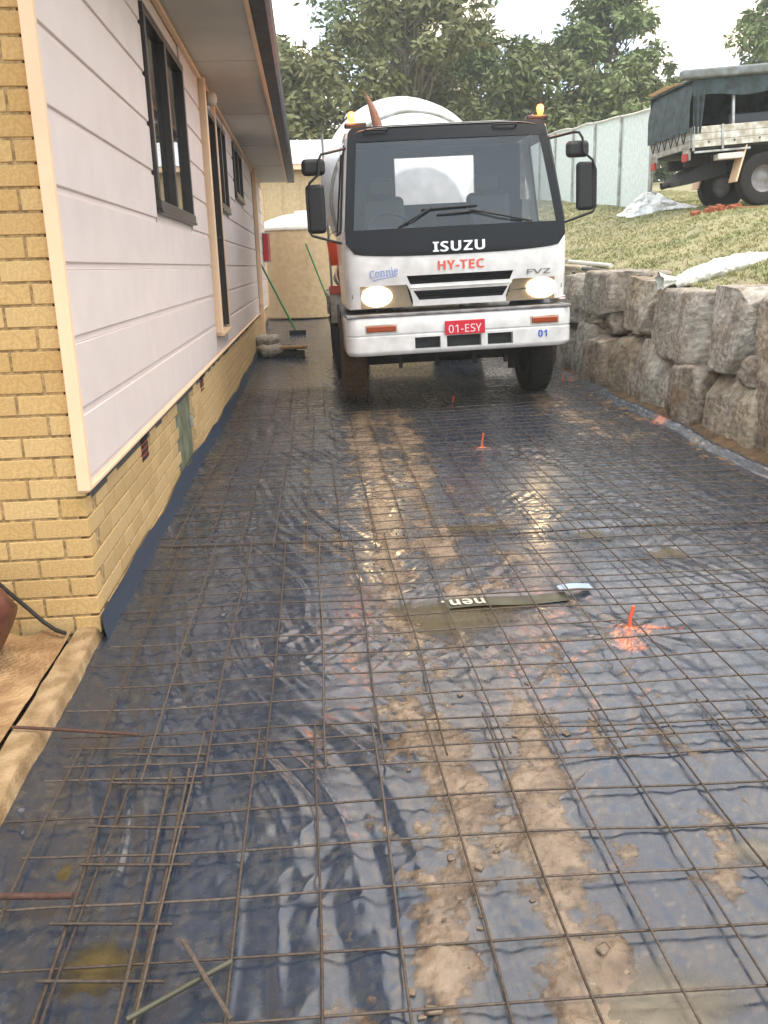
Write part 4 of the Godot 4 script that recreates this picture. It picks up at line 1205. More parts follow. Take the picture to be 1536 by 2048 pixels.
	# headlights
	for sg in [-1.0, 1.0]:
		var cx := -0.885 if sg < 0 else 0.92
		var inner := -0.50 if sg < 0 else 0.53
		var outer = sg * 1.075
		var hs := B()
		hs.grid(12, 6, func(u, w):
			var y := lerpf(1.165, 1.405, w)
			var x := lerpf(outer, inner + sg * 0.065 * w, u)
			return Vector3(x, y, cab_z(x, y) - 0.035 - 0.02 * u), null, sg > 0)
		var hl := obj("headlight", hs, M.lamp_shell, t)
		obj("lit_lamp", B().lathe([Vector2(0.001, 0.045), Vector2(0.06, 0.04), Vector2(0.10, 0.022), Vector2(0.115, 0.0)], 28, Transform3D(Basis(Vector3(1.45, 0, 0), Vector3(0, 0, 1), Vector3(0, -0.95, 0)), Vector3(cx, 1.285, -0.075))), M.headlamp_lit, hl)
		var lens := B()
		lens.grid(12, 6, func(u, w):
			var y := lerpf(1.168, 1.40, w)
			var x := lerpf(outer, inner + sg * 0.065 * w, u)
			return Vector3(x, y, cab_z(x, y) + 0.004), null, sg > 0)
		obj("lens", lens, M.glass_clear, hl)
		var sp := SpotLight3D.new()
		sp.position = Vector3(cx, 1.285, 0.02)
		sp.rotation = Vector3(-0.10, PI, 0)
		sp.light_color = Color(1.0, 0.82, 0.55); sp.light_energy = 0.12; sp.spot_range = 25.0; sp.spot_angle = 38.0; sp.spot_attenuation = 2.0; sp.light_size = 0.1
		sp.shadow_enabled = true
		sp.name = "headlight_beam"
		t.add_child(sp, true)
	# lettering
	text_part(t, "badge_lettering", "ISUZU", 0.56, 0.105, 0.03, M.chrome, Vector3(0.01, 1.768, cab_z(0, 1.77) + 0.014))
	text_part(t, "door_lettering", "HY-TEC", 0.50, 0.095, 0.003, M.decal_red, Vector3(0.03, 1.578, cab_z(0, 1.58) + 0.004))
	text_part(t, "badge_lettering", "FVZ", 0.26, 0.05, 0.006, M.badge, Vector3(0.88, 1.462, cab_z(0.88, 1.46) + 0.006), Basis(Vector3.UP, 0.061), false)
	text_part(t, "name_lettering", "Connie", 0.30, 0.085, 0.003, M.decal_pale_blue, Vector3(-0.80, 1.535, cab_z(-0.8, 1.535) + 0.006), Basis(Vector3.UP, -0.056) * Basis(Vector3.BACK, 0.10), false, true, true)
	obj("name_underline", B().box(Vector3(-0.79, 1.475, cab_z(-0.8, 1.475) + 0.004), Vector3(0.26, 0.008, 0.002), Basis(Vector3.UP, -0.056) * Basis(Vector3.BACK, 0.16)), M.decal_pale_blue, t)
	text_part(t, "door_lettering", "FC", 0.16, 0.10, 0.003, M.decal_blue, Vector3(-1.214, 1.56, -0.36), Basis(Vector3.UP, -PI / 2))
	text_part(t, "door_lettering", "FC", 0.16, 0.10, 0.003, M.decal_blue, Vector3(1.214, 1.56, -0.36), Basis(Vector3.UP, PI / 2))
	for y in [1.125, 1.15]: obj("reflector", B().rbox(Vector3(1.16, y + 0.03, -0.12), Vector3(0.07, 0.014, 0.02), 0.004, 1), M.plate_white, t)
	# marker lamps on the roof corners, lit
	for q in [[-1.02, 3.17, "amber"], [1.05, 3.165, "amber"]]:
		var ml := obj("marker_lamp", B().rbox(Vector3(q[0] - signf(q[0]) * 0.04, 3.075, -0.62), Vector3(0.24, 0.05, 0.12), 0.02, 2), M.black, t)
		obj("lit_lamp", B().lathe([Vector2(0.001, 0.045), Vector2(0.026, 0.04), Vector2(0.04, 0.015), Vector2(0.038, -0.02), Vector2(0.026, -0.06)], 18, Transform3D(Basis.IDENTITY, Vector3(q[0], q[1], -0.60))), M.amber_lit, ml)
		var om := OmniLight3D.new()
		om.position = Vector3(q[0], q[1], -0.54); om.light_color = Color(1.0, 0.55, 0.22); om.light_energy = 0.12; om.omni_range = 20.0; om.omni_attenuation = 2.0; om.light_size = 0.05; om.shadow_enabled = true
		om.name = "marker_glow"
		t.add_child(om, true)
	# mirrors
	for sg in [-1.0, 1.0]:
		var X := 1.46 if sg > 0 else 1.47
		var zz := -0.28
		var dy := 0.0 if sg > 0 else -0.10
		var dx := -0.09 if sg > 0 else 0.0
		var mi := obj("mirror", B().rbox(Vector3(sg * (X + 0.0), 2.32 + dy, zz), Vector3(0.20, 0.50, 0.09), 0.05, 3), M.black, t)
		obj("mirror_glass", B().rbox(Vector3(sg * X, 2.32 + dy, zz - 0.045), Vector3(0.17, 0.46, 0.006), 0.002, 1), M.chrome, mi)
		var mu := obj("mirror", B().rbox(Vector3(sg * (X + dx), 2.70 + dy * 0.6, zz), Vector3(0.25, 0.17, 0.10), 0.05, 3), M.black, t)
		obj("mirror_glass", B().rbox(Vector3(sg * (X + dx), 2.70 + dy * 0.6, zz - 0.05), Vector3(0.21, 0.13, 0.006), 0.002, 1), M.chrome, mu)
		obj("mirror_arm", B().tube([Vector3(sg * 1.09, 2.84, -0.5), Vector3(sg * 1.33, 2.87 + dy, zz + 0.02), Vector3(sg * 1.38, 2.86 + dy, zz + 0.04), Vector3(sg * 1.41, 2.80 + dy, zz + 0.06), Vector3(sg * 1.42, 2.66 + dy, zz + 0.07), Vector3(sg * 1.52, 2.58 + dy, zz + 0.06), Vector3(sg * 1.56, 2.48 + dy, zz + 0.05), Vector3(sg * 1.56, 2.10 + dy, zz + 0.05), Vector3(sg * 1.53, 2.05 + dy, zz + 0.05), Vector3(sg * 1.20, 1.95 + dy, -0.25)], 0.014, 8), M.black, t)
	# steps, front mudguards and wheels
	for sg in [-1.0, 1.0]:
		var mg := B()
		mg.grid(18, 2, func(u, w):
			var a := lerpf(0.30, PI + 0.1, u)
			return Vector3(sg * lerpf(0.92, 1.25, w), 0.56 + 0.62 * sin(a), -1.30 + 0.66 * cos(a)), null, sg > 0)
		mg.grid(18, 2, func(u, w):
			var a := lerpf(0.30, PI + 0.1, u)
			var r := lerpf(0.66, 0.58, w)
			return Vector3(sg * 1.25, 0.56 + r * 0.94 * sin(a), -1.30 + r * cos(a)), null, sg > 0)
		obj("front_mudguard", mg, M.mudguard, t)
		obj("cab_step", B().rbox(Vector3(sg * 1.17, 0.74, -0.44), Vector3(0.14, 0.06, 0.32), 0.02, 2), M.mudguard, t)
		wheel(t, Vector3(sg * 1.12, 0.51, -1.30), 0.51, 0.30, M.tyre_mud if sg < 0 else M.tyre, sg)
		obj("mud_flap", B().rbox(Vector3(sg * 1.14, 0.52, -2.06), Vector3(0.34, 0.66, 0.02), 0.005, 1), M.black, t)
	# underside
	var ch := B()
	for x in [-0.42, 0.42]: ch.rbox(Vector3(x, 0.92, -4.6), Vector3(0.09, 0.26, 8.6), 0.01, 1)
	for z in [-0.7, -2.2, -4.0, -5.6, -7.4, -8.7]: ch.box(Vector3(0, 0.92, z), Vector3(0.80, 0.18, 0.10))
	obj("chassis", ch, M.chassis, t)
	obj("front_axle", B().rbox(Vector3(0, 0.50, -1.30), Vector3(1.9, 0.14, 0.14), 0.03, 2).rbox(Vector3(0, 0.60, -0.55), Vector3(1.6, 0.05, 0.06), 0.01, 1).rbox(Vector3(0.1, 0.62, -1.5), Vector3(0.5, 0.4, 0.6), 0.1, 2), M.chassis, t)
	for x in [-0.46, 0.46]:
		var sp2 := B()
		for q in 4: sp2.rbox(Vector3(x, 0.60 + 0.016 * q, -1.3), Vector3(0.08, 0.014, 1.4 - 0.24 * (3 - q)), 0.004, 1)
		obj("leaf_spring", sp2, M.chassis, t)
	for x in [-0.62, -0.2, 0.24, 0.6]: obj("hanger", B().box(Vector3(x, 0.56, -0.50), Vector3(0.04, 0.2, 0.05)), M.chassis, t)
	for z in [-5.55, -6.90]:
		for sg in [-1.0, 1.0]:
			wheel(t, Vector3(sg * 1.12, 0.51, z), 0.51, 0.26, M.tyre, sg)
			wheel(t, Vector3(sg * 0.80, 0.51, z), 0.51, 0.26, M.tyre, sg)
		obj("rear_axle", B().tube([Vector3(-1.0, 0.51, z), Vector3(1.0, 0.51, z)], 0.09, 10), M.chassis, t)
	# white rear mudguards with a red cap, side water tank
	for sg in [-1.0, 1.0]:
		var rm := obj("rear_mudguard", B().rbox(Vector3(sg * 1.13, 0.98, -4.72), Vector3(0.30, 0.46, 0.03), 0.01, 1).rbox(Vector3(sg * 1.13, 1.16, -6.2), Vector3(0.32, 0.03, 2.7), 0.01, 1).rbox(Vector3(sg * 1.13, 0.98, -7.6), Vector3(0.30, 0.46, 0.03), 0.01, 1), M.white_dirty, t)
		obj("red_cap", B().rbox(Vector3(sg * 1.13, 1.26, -4.70), Vector3(0.31, 0.13, 0.06), 0.012, 1), M.decal_red, rm)
	var wt := obj("water_tank", B().lathe([Vector2(0.001, -0.55), Vector2(0.24, -0.55), Vector2(0.28, -0.50), Vector2(0.28, 0.50), Vector2(0.24, 0.55), Vector2(0.001, 0.55)], 28, Transform3D(Basis(Vector3.RIGHT, PI / 2), Vector3(-0.92, 1.52, -3.35))), M.white, t)
	obj("red_band", B().lathe([Vector2(0.283, -0.14), Vector2(0.283, 0.14)], 28, Transform3D(Basis(Vector3.RIGHT, PI / 2), Vector3(-0.92, 1.52, -2.95))), M.decal_red, wt)
	obj("battery_box", B().rbox(Vector3(-0.98, 0.86, -2.75), Vector3(0.5, 0.5, 0.9), 0.03, 2), M.black, t)
	obj("fuel_tank", B().rbox(Vector3(0.98, 0.84, -2.95), Vector3(0.5, 0.52, 1.2), 0.08, 3), M.galv, t)
	# mixer drum, tilted up toward the rear
	var dr := obj("mixer_drum", B().lathe([Vector2(0.001, -2.3), Vector2(0.55, -2.3), Vector2(0.62, -2.26), Vector2(1.00, -1.75), Vector2(1.22, -1.1), Vector2(1.30, -0.4), Vector2(1.29, 0.3), Vector2(1.16, 1.1), Vector2(0.86, 1.9), Vector2(0.62, 2.5), Vector2(0.60, 2.6), Vector2(0.50, 2.6)], 56, Transform3D(Basis(Vector3.RIGHT, -PI / 2 + 0.22), Vector3(0, 2.78, -5.2))), M.drum, t)
	var hoop := []
	for k in 49: hoop.append(Transform3D(Basis(Vector3.RIGHT, -PI / 2 + 0.22), Vector3(0, 2.78, -5.2)) * Vector3(1.185 * cos(TAU * k / 48), -1.25, 1.185 * sin(TAU * k / 48)))
	obj("drum_band", B().tube(hoop, 0.03, 8, false), M.galv, dr)
	obj("drum_pedestal", B().rbox(Vector3(0, 1.45, -2.45), Vector3(1.0, 0.9, 0.3), 0.04, 2).rbox(Vector3(0, 1.9, -7.6), Vector3(1.1, 1.6, 0.16), 0.03, 2), M.white_dirty, t)
	obj("loading_hopper", B().lathe([Vector2(0.28, -0.35), Vector2(0.55, 0.25), Vector2(0.56, 0.25), Vector2(0.29, -0.37)], 24, Transform3D(Basis.IDENTITY, Vector3(0, 3.75, -7.9))), M.white_dirty, t)
	var cht := B()
	cht.grid(10, 10, func(u, w):
		var a := lerpf(PI, TAU, u)
		return Vector3(-0.35 + 0.24 * cos(a) - 0.5 * w, 2.5 - 1.1 * w + 0.22 * sin(a), -8.1 - 0.9 * w))
	obj("chute", cht, M.galv, t)
	var ld := B()
	for z in [-7.55, -7.95]: ld.tube([Vector3(-1.16, 0.9, z), Vector3(-1.16, 3.4, z), Vector3(-1.16, 3.9, z + 0.1)], 0.02, 6)
	obj("ladder", ld, M.galv, t)
	for q in 9: obj("rung", B().tube([Vector3(-1.16, 1.1 + 0.28 * q, -7.55), Vector3(-1.16, 1.1 + 0.28 * q, -7.95)], 0.014, 6), M.galv, t)
	# exhaust stack behind the cab with slash-cut end
	var ex := B()
	ex.tube([Vector3(-0.60, 1.2, -2.02), Vector3(-0.60, 3.14, -2.02)], 0.05, 12)
	ex.grid(16, 18, func(u, w):
		var a: float = TAU * w
		var y: float = 3.10 + 0.56 * u
		var r: float = 0.075 * (0.75 + 0.6 * u - 1.34 * u * u)
		return Vector3(-0.60 - 0.04 * u - 0.12 * u * u + r * cos(a), y, -2.02 + r * sin(a)), null, false)
	obj("exhaust_stack", ex, M.rusty_pipe, t)
	# orange bucket on the side rack
	var bk := thing("bucket", "orange bucket hanging on the truck's side behind the cab by the mirror", "bucket", Vector3(0.44, 1.60, -12.55))
	obj("bucket_body", B().lathe([Vector2(0.001, 0.0), Vector2(0.11, 0.0), Vector2(0.145, 0.29), Vector2(0.15, 0.30), Vector2(0.138, 0.30), Vector2(0.10, 0.015), Vector2(0.001, 0.012)], 26), M.orange, bk)
	var hd := []
	for k in 13: hd.append(Vector3(0.145 * cos(PI * k / 12), 0.29 + 0.15 * sin(PI * k / 12), 0))
	obj("bail_handle", B().tube(hd, 0.006, 6), M.black, bk)
	obj("hook", B().tube([Vector3(0.0, 0.44, 0), Vector3(0.02, 0.56, 0), Vector3(0.12, 0.58, 0)], 0.012, 6), M.black, bk)

# ---------------------------------------------------------------- flatbed truck on the lawn
func build_flatbed() -> void:
	var t := thing("flatbed_truck", "small flatbed truck with dark canvas canopy parked up on the lawn", "truck", Vector3(6.78, 2.40, -16.0))
	t.rotation.z = 0.062
	var W := 1.9
	var zc := -W / 2
	obj("tray_floor", B().box(Vector3(2.0, 0.97, zc), Vector3(3.96, 0.06, W - 0.04)), M.chassis, t)
	for k in 2: # side boards
		var z := 0.0 if k == 0 else -W
		for q in 3:
			obj("side_board", B().rbox(Vector3(2.0, 1.03 + 0.112 * q, z), Vector3(4.0, 0.108, 0.03), 0.006, 1), M.alloy, t)
	for q in 3: obj("tail_board", B().rbox(Vector3(0.0, 1.03 + 0.112 * q, zc), Vector3(0.03, 0.108, W - 0.06), 0.006, 1), M.galv, t)
	for x in [0.0, 0.52, 2.0, 3.3]:
		obj("stanchion", B().rbox(Vector3(x + 0.02, 1.12, 0.022), Vector3(0.04, 0.40, 0.02), 0.004, 1), M.galv, t)
	for q in 4: obj("rope_hook", B().box(Vector3(0.3 + 0.45 * q, 1.05, 0.02), Vector3(0.02, 0.03, 0.02)), M.black, t)
	obj("side_rail", B().rbox(Vector3(0.55, 0.90, -0.02), Vector3(1.0, 0.035, 0.05), 0.006, 1), M.galv, t)
	# canopy
	var cv := B()
	# tail curtain with soft folds, hanging over the tail board
	cv.grid(30, 18, func(u, w):
		var z := lerpf(0.02, -W - 0.02, u)
		var y := lerpf(1.24, 2.04, w)
		return Vector3(-0.03 - 0.03 * (1 - w) + 0.10 * pow(w, 3.0) + 0.018 * noi(1, z * 3.0, y * 1.0), y, z), null, true)
	# side flap at the near rear corner, pulled aside
	cv.grid(10, 16, func(u, w):
		var y := lerpf(1.20, 1.90, w)
		var x := lerpf(0.0, 0.14 + 0.12 * w, u)
		return Vector3(x, y, 0.03 + 0.035 * sin(u * 15.0 + w * 3.0)), null, false)
	# valance under the roof
	cv.grid(30, 6, func(u, w):
		var x := lerpf(0.0, 4.0, u)
		var y := lerpf(1.78 + 0.03 * sin(u * 20.0), 2.05, w)
		return Vector3(x, y, 0.03 + 0.012 * noi(1, x * 3, y * 4)), null, false)
	# roof, far side
	cv.box(Vector3(2.0, 2.06, zc), Vector3(4.0, 0.03, W + 0.04))
	cv.box(Vector3(2.0, 1.64, -W + 0.02), Vector3(4.0, 0.84, 0.02))
	cv.box(Vector3(3.98, 1.64, zc), Vector3(0.03, 0.84, W))
	obj("canvas_canopy", cv, M.canvas, t)
	obj("rolled_awning", B().rbox(Vector3(1.9, 2.13, 0.02), Vector3(4.2, 0.155, 0.20), 0.04, 3), M.awning, t)
	obj("roof_load", B().rbox(Vector3(0.10, 2.10, -1.25), Vector3(0.25, 0.05, 1.1), 0.01, 1).rbox(Vector3(0.02, 2.13, -1.5), Vector3(0.08, 0.04, 0.9), 0.01, 1), M.timber, t)
	# rope lacing on the tail
	var lc := []
	for q in 13: lc.append(Vector3(-0.055, 1.05 + (0.24 if q % 2 == 0 else 0.02), -0.08 - 0.142 * q))
	obj("lacing", B().tube(lc, 0.010, 5), M.black, t)
	obj("canopy_post", B().rbox(Vector3(0.75, 1.62, -0.05), Vector3(0.05, 0.8, 0.05), 0.01, 1), M.galv, t)
	obj("load_box", B().rbox(Vector3(2.1, 1.25, zc), Vector3(2.6, 0.5, 1.3), 0.03, 2), M.bag_dark, t)
	# tail lights on hangers
	for z in [-0.22, -W + 0.22]:
		var tl := obj("tail_light", B().rbox(Vector3(-0.03, 0.84, z), Vector3(0.05, 0.13, 0.20), 0.015, 2), M.tail_red, t)
		obj("light_bracket", B().box(Vector3(0.0, 0.90, z), Vector3(0.03, 0.22, 0.28)), M.galv, tl)
	# chassis, tow bar, mud flaps, wheels
	obj("chassis_rails", B().rbox(Vector3(2.2, 0.80, -0.58), Vector3(4.2, 0.18, 0.07), 0.01, 1).rbox(Vector3(2.2, 0.80, -W + 0.58), Vector3(4.2, 0.18, 0.07), 0.01, 1).box(Vector3(0.6, 0.8, zc), Vector3(0.1, 0.16, 0.9)), M.chassis, t)
	var tow := B()
	tow.prism(PackedVector2Array([Vector2(0.85, 0.78), Vector2(0.85, 0.52), Vector2(0.2, 0.40), Vector2(-0.02, 0.40), Vector2(-0.02, 0.47), Vector2(0.3, 0.66)]), 0.9, Transform3D(Basis.IDENTITY, Vector3(0, 0.02, zc)))
	var tb := obj("tow_bar", tow, M.black, t)
	obj("tow_ball", B().tube([Vector3(0.0, 0.44, zc), Vector3(-0.16, 0.40, zc), Vector3(-0.18, 0.50, zc)], 0.025, 8), M.black, tb)
	obj("tool_box", B().rbox(Vector3(0.70, 0.80, -0.10), Vector3(0.46, 0.10, 0.20), 0.015, 1), M.tank_top, t)
	obj("spare_wheel", B().lathe([Vector2(0.001, -0.09), Vector2(0.34, -0.10), Vector2(0.37, 0.0), Vector2(0.34, 0.10), Vector2(0.001, 0.09)], 28, Transform3D(Basis.IDENTITY, Vector3(0.95, 0.62, zc))), M.tyre, t)
	for z in [0.0, -W]:
		obj("mud_flap", B().rbox(Vector3(0.90, 0.66, z - 0.16 if z == 0.0 else z + 0.16), Vector3(0.03, 0.62, 0.30), 0.006, 1, Basis(Vector3.BACK, -0.30)), M.cream, t)
		var zz: float = z - 0.16 if z == 0.0 else z + 0.16
		wheel_z(t, Vector3(1.33, 0.38, zz), 0.44, 0.24, 1.0 if z == 0.0 else -1.0)
		wheel_z(t, Vector3(4.6, 0.38, zz), 0.44, 0.24, 1.0 if z == 0.0 else -1.0)
	obj("cab", B().rbox(Vector3(4.95, 1.25, zc), Vector3(1.6, 1.5, 1.8), 0.15, 4), M.white, t)
	obj("cab_window", B().rbox(Vector3(4.95, 1.62, zc), Vector3(1.0, 0.5, 1.82), 0.05, 2), M.black_gloss, t)
func wheel_z(parent: Node, at: Vector3, r: float, w: float, out: float) -> void:
	var xf := Transform3D(Basis(Vector3.RIGHT, PI / 2), at)
	var rr := r * 0.52
	var tv := obj("wheel", B().lathe([Vector2(rr, -w * 0.42), Vector2(r * 0.80, -w * 0.5), Vector2(r * 0.95, -w * 0.47), Vector2(r, -w * 0.38), Vector2(r, w * 0.38), Vector2(r * 0.95, w * 0.47), Vector2(r * 0.80, w * 0.5), Vector2(rr, w * 0.42)], 40, xf), M.tyre, parent)
	obj("rim", B().lathe([Vector2(0.001, out * w * 0.10), Vector2(rr * 0.4, out * w * 0.12), Vector2(rr * 0.8, out * w * 0.02), Vector2(rr * 0.95, out * w * 0.36), Vector2(rr * 1.03, out * w * 0.42)], 28, xf), M.grey_plastic, tv)

# ---------------------------------------------------------------- backdrop things
func build_yard() -> void:
	# rain water tank
	var tk := thing("water_tank", "round beige rainwater tank with a pale domed top beyond the house end", "water tank", Vector3(0.05, 0.34, -24.4))
	var pr := [Vector2(0.001, 0.0), Vector2(1.30, 0.0)]
	for k in 9:
		pr.append(Vector2(1.30, 0.02 + 0.24 * k)); pr.append(Vector2(1.304, 0.06 + 0.24 * k)); pr.append(Vector2(1.30, 0.10 + 0.24 * k))
	pr.append(Vector2(1.30, 2.16))
	obj("tank_wall", B().lathe(pr, 64), M.tank, tk)
	obj("tank_top", B().lathe([Vector2(1.32, 2.14), Vector2(1.33, 2.20), Vector2(1.28, 2.26), Vector2(1.0, 2.42), Vector2(0.6, 2.54), Vector2(0.3, 2.58), Vector2(0.001, 2.58)], 64), M.tank_top, tk)
	obj("tank_lid", B().lathe([Vector2(0.28, 2.56), Vector2(0.28, 2.64), Vector2(0.001, 2.66)], 28), M.tank_top, tk)
	# garage
	var g := thing("garage", "beige outbuilding with a white metal roof behind the water tank", "garage", Vector3(0, 0.25, -28.0))
	obj("wall", B().box(Vector3(-2.0, 2.1, -3.0), Vector3(12.0, 4.2, 6.0)), M.garage_wall, g)
	for k in 22: obj("wall_batten", B().rbox(Vector3(-7.6 + 0.54 * k, 2.1, 0.012), Vector3(0.04, 4.1, 0.03), 0.006, 1), M.garage_wall, g)
	obj("garage_fascia", B().rbox(Vector3(-2.0, 4.14, 0.30), Vector3(12.6, 0.16, 0.04), 0.006, 1), M.cream, g)
	for k in 31:
		var x := -8.1 + 0.41 * k
		obj("roof_sheet", B().prism(PackedVector2Array([Vector2(-0.203, 0), Vector2(-0.203, 0.03), Vector2(-0.17, 0.035), Vector2(-0.15, 0.012), Vector2(0.203, 0.012), Vector2(0.203, 0)]), 3.6, Transform3D(Basis(Vector3.RIGHT, 0.30), Vector3(x, 4.74, -1.38))), M.metal_roof, g)
	# fence with shade cloth
	var f := thing("shade_cloth_fence", "long pale shade-cloth fence running up the lawn behind the flatbed truck", "fence")
	var A := Vector3(7.0, 0, -18.5); var E2 := Vector3(7.75, 0, -34.0)
	var cl := B()
	cl.grid(80, 14, func(u, w):
		var p := A.lerp(E2, u)
		var y := lawn_y(p.x, p.z)
		var hh := 1.86
		return Vector3(p.x + 0.012 * noi(1, p.z * 0.8, w * 1.6) + 0.03 * noi(2, p.z * 0.5, 4.0) * (1 - w), y + hh * w + 0.02, p.z), null, false)
	obj("cloth", cl, M.shade_cloth, f)
	for k in 8:
		var p := A.lerp(E2, k / 7.0)
		var y := lawn_y(p.x, p.z)
		obj("post", B().tube([Vector3(p.x - 0.045, y - 0.1, p.z), Vector3(p.x - 0.045, y + 1.92, p.z)], 0.03 if k > 0 else 0.05, 8), M.galv, f)
	var rail := []
	for k in 31:
		var p := A.lerp(E2, k / 30.0)
		rail.append(Vector3(p.x - 0.04, lawn_y(p.x, p.z) + 1.89, p.z))
	obj("top_rail", B().tube(rail, 0.022, 7), M.tank_top, f)
	# crumpled sheet at the foot of the fence
	var cs := B()
	cs.grid(60, 44, func(u, w):
		var x := lerpf(6.35, 7.75, u); var q: float = w
		var z := lerpf(-17.9, -18.7, q)
		var hump := sin(PI * clampf(u, 0, 1)) * sin(PI * clampf(q * 0.9, 0, 1))
		var y := lawn_y(x, z) + 0.01 + (0.26 + 0.12 * sin(u * 4.0 + 1.0)) * pow(maxf(hump, 0.0), 0.8) + 0.14 * noi(1, x * 1.3, z * 1.0) * hump + 0.03 * noi(3, x * 4.0, z * 1.5) * hump
		return Vector3(x + 0.10 * noi(1, z * 3, x * 3 + 4), y, z + 0.1 * noi(1, x * 3, z * 3)), null, true)
	tag(obj("crumpled_sheet", cs, M.white_sheet, self), "crumpled translucent white sheet heaped at the foot of the fence", "plastic sheet")
	# red rubble
	rng.seed = 21
	for k in 14:
		var x := rng.randf_range(6.65, 7.5); var z := rng.randf_range(-16.1, -15.4)
		var s := Vector3(rng.randf_range(0.08, 0.24), rng.randf_range(0.05, 0.11), rng.randf_range(0.08, 0.16))
		var o := obj("brick_rubble", B().rbox(Vector3.ZERO, s, 0.015, 1, Basis.from_euler(Vector3(rng.randf_range(-0.3, 0.3), rng.randf() * 3, rng.randf_range(-0.3, 0.3)))), M.rubble, self)
		o.position = Vector3(x, lawn_y(x, z) + s.y * 0.4, z)
		tag(o, "orange-red piece of broken brick on the lawn behind the flatbed truck", "rubble", "brick rubble on the lawn")
	tag(obj("timber_stick", B().rbox(Vector3(7.45, lawn_y(7.45, -15.2) + 0.03, -15.2), Vector3(0.5, 0.03, 0.05), 0.005, 1, Basis(Vector3.UP, 0.1)), M.timber, self), "pale timber stick on the grass by the brick rubble", "stick")

# ---------------------------------------------------------------- trees
func tree(called: String, label: String, at: Vector3, hgt: float, spread: float, lean: float, low: float, clumps: int, leaves: int, ca: Color, cb: Color, sd: int, droop := 0.6) -> void:
	rng.seed = sd
	var t := thing(called, label, "tree", at, "trees beyond the yard")
	var tr := B()
	var top := Vector3(lean, hgt * 0.92, rng.randf_range(-0.5, 0.5))
	var trunk := []
	var rad := []
	for k in 9:
		var u := k / 8.0
		trunk.append(Vector3(lean * u * u + 0.25 * sin(u * 5 + sd), hgt * 0.92 * u, top.z * u + 0.2 * sin(u * 4 + sd * 2)))
		rad.append(lerpf(0.032 * hgt * 0.6, 0.03, pow(u, 0.8)))
	tr.tube(trunk, rad, 9)
	var centers := []
	for k in clumps:
		var u := lerpf(low, 1.0, pow((k + rng.randf()) / clumps, 0.85))
		var base: Vector3 = trunk[clampi(int(u * 7.0), 1, 7)]
		var prof := pow(sin(PI * clampf(0.12 + (u - low) / (1.0 - low) * 0.80, 0, 1)), 0.7)
		var a := rng.randf() * TAU
		var r := spread * prof * sqrt(rng.randf_range(0.10, 1.0))
		var p := Vector3(base.x + cos(a) * r, hgt * u + rng.randf_range(-0.3, 0.5), base.z + sin(a) * r)
		centers.append([p, rng.randf_range(0.55, 1.15) * spread * 0.24])
		if k % 2 == 0:
			var st: Vector3 = trunk[clampi(int(u * 5.5), 1, 6)]
			tr.tube([st, st.lerp(p, 0.5) + Vector3(0, 0.35, 0), p], [0.05, 0.035, 0.012], 5, false)
	obj("trunk", tr, M.bark, t)
	var b := B()
	var per := int(leaves * 0.7) / clumps
	for c in centers:
		for k in per:
			var d := Vector3(rng.randfn(), rng.randfn() * 0.75, rng.randfn())
			d = d.normalized() * pow(rng.randf(), 0.42)
			var p: Vector3 = c[0] + d * c[1] * 1.25
			p.y -= droop * 0.3 * c[1] * d.length_squared()
			var dir := Vector3(rng.randf_range(-1, 1), rng.randf_range(-1.6, 0.35) * droop, rng.randf_range(-1, 1)).normalized()
			var sd2 := dir.cross(Vector3(rng.randf_range(-1, 1), rng.randf_range(-1, 1), rng.randf_range(-1, 1))).normalized()
			var L := rng.randf_range(0.20, 0.44)
			var w := L * 0.19
			b.col = ca.lerp(cb, rng.randf())
			var nn := sd2.cross(dir).normalized()
			var i := b.vert(p, nn)
			b.vert(p + dir * L * 0.5 + sd2 * w, nn); b.vert(p + dir * L, nn); b.vert(p + dir * L * 0.5 - sd2 * w, nn)
			b.face(i, i + 1, i + 2); b.face(i, i + 2, i + 3)
	obj("crown", b, M.leaf, t)

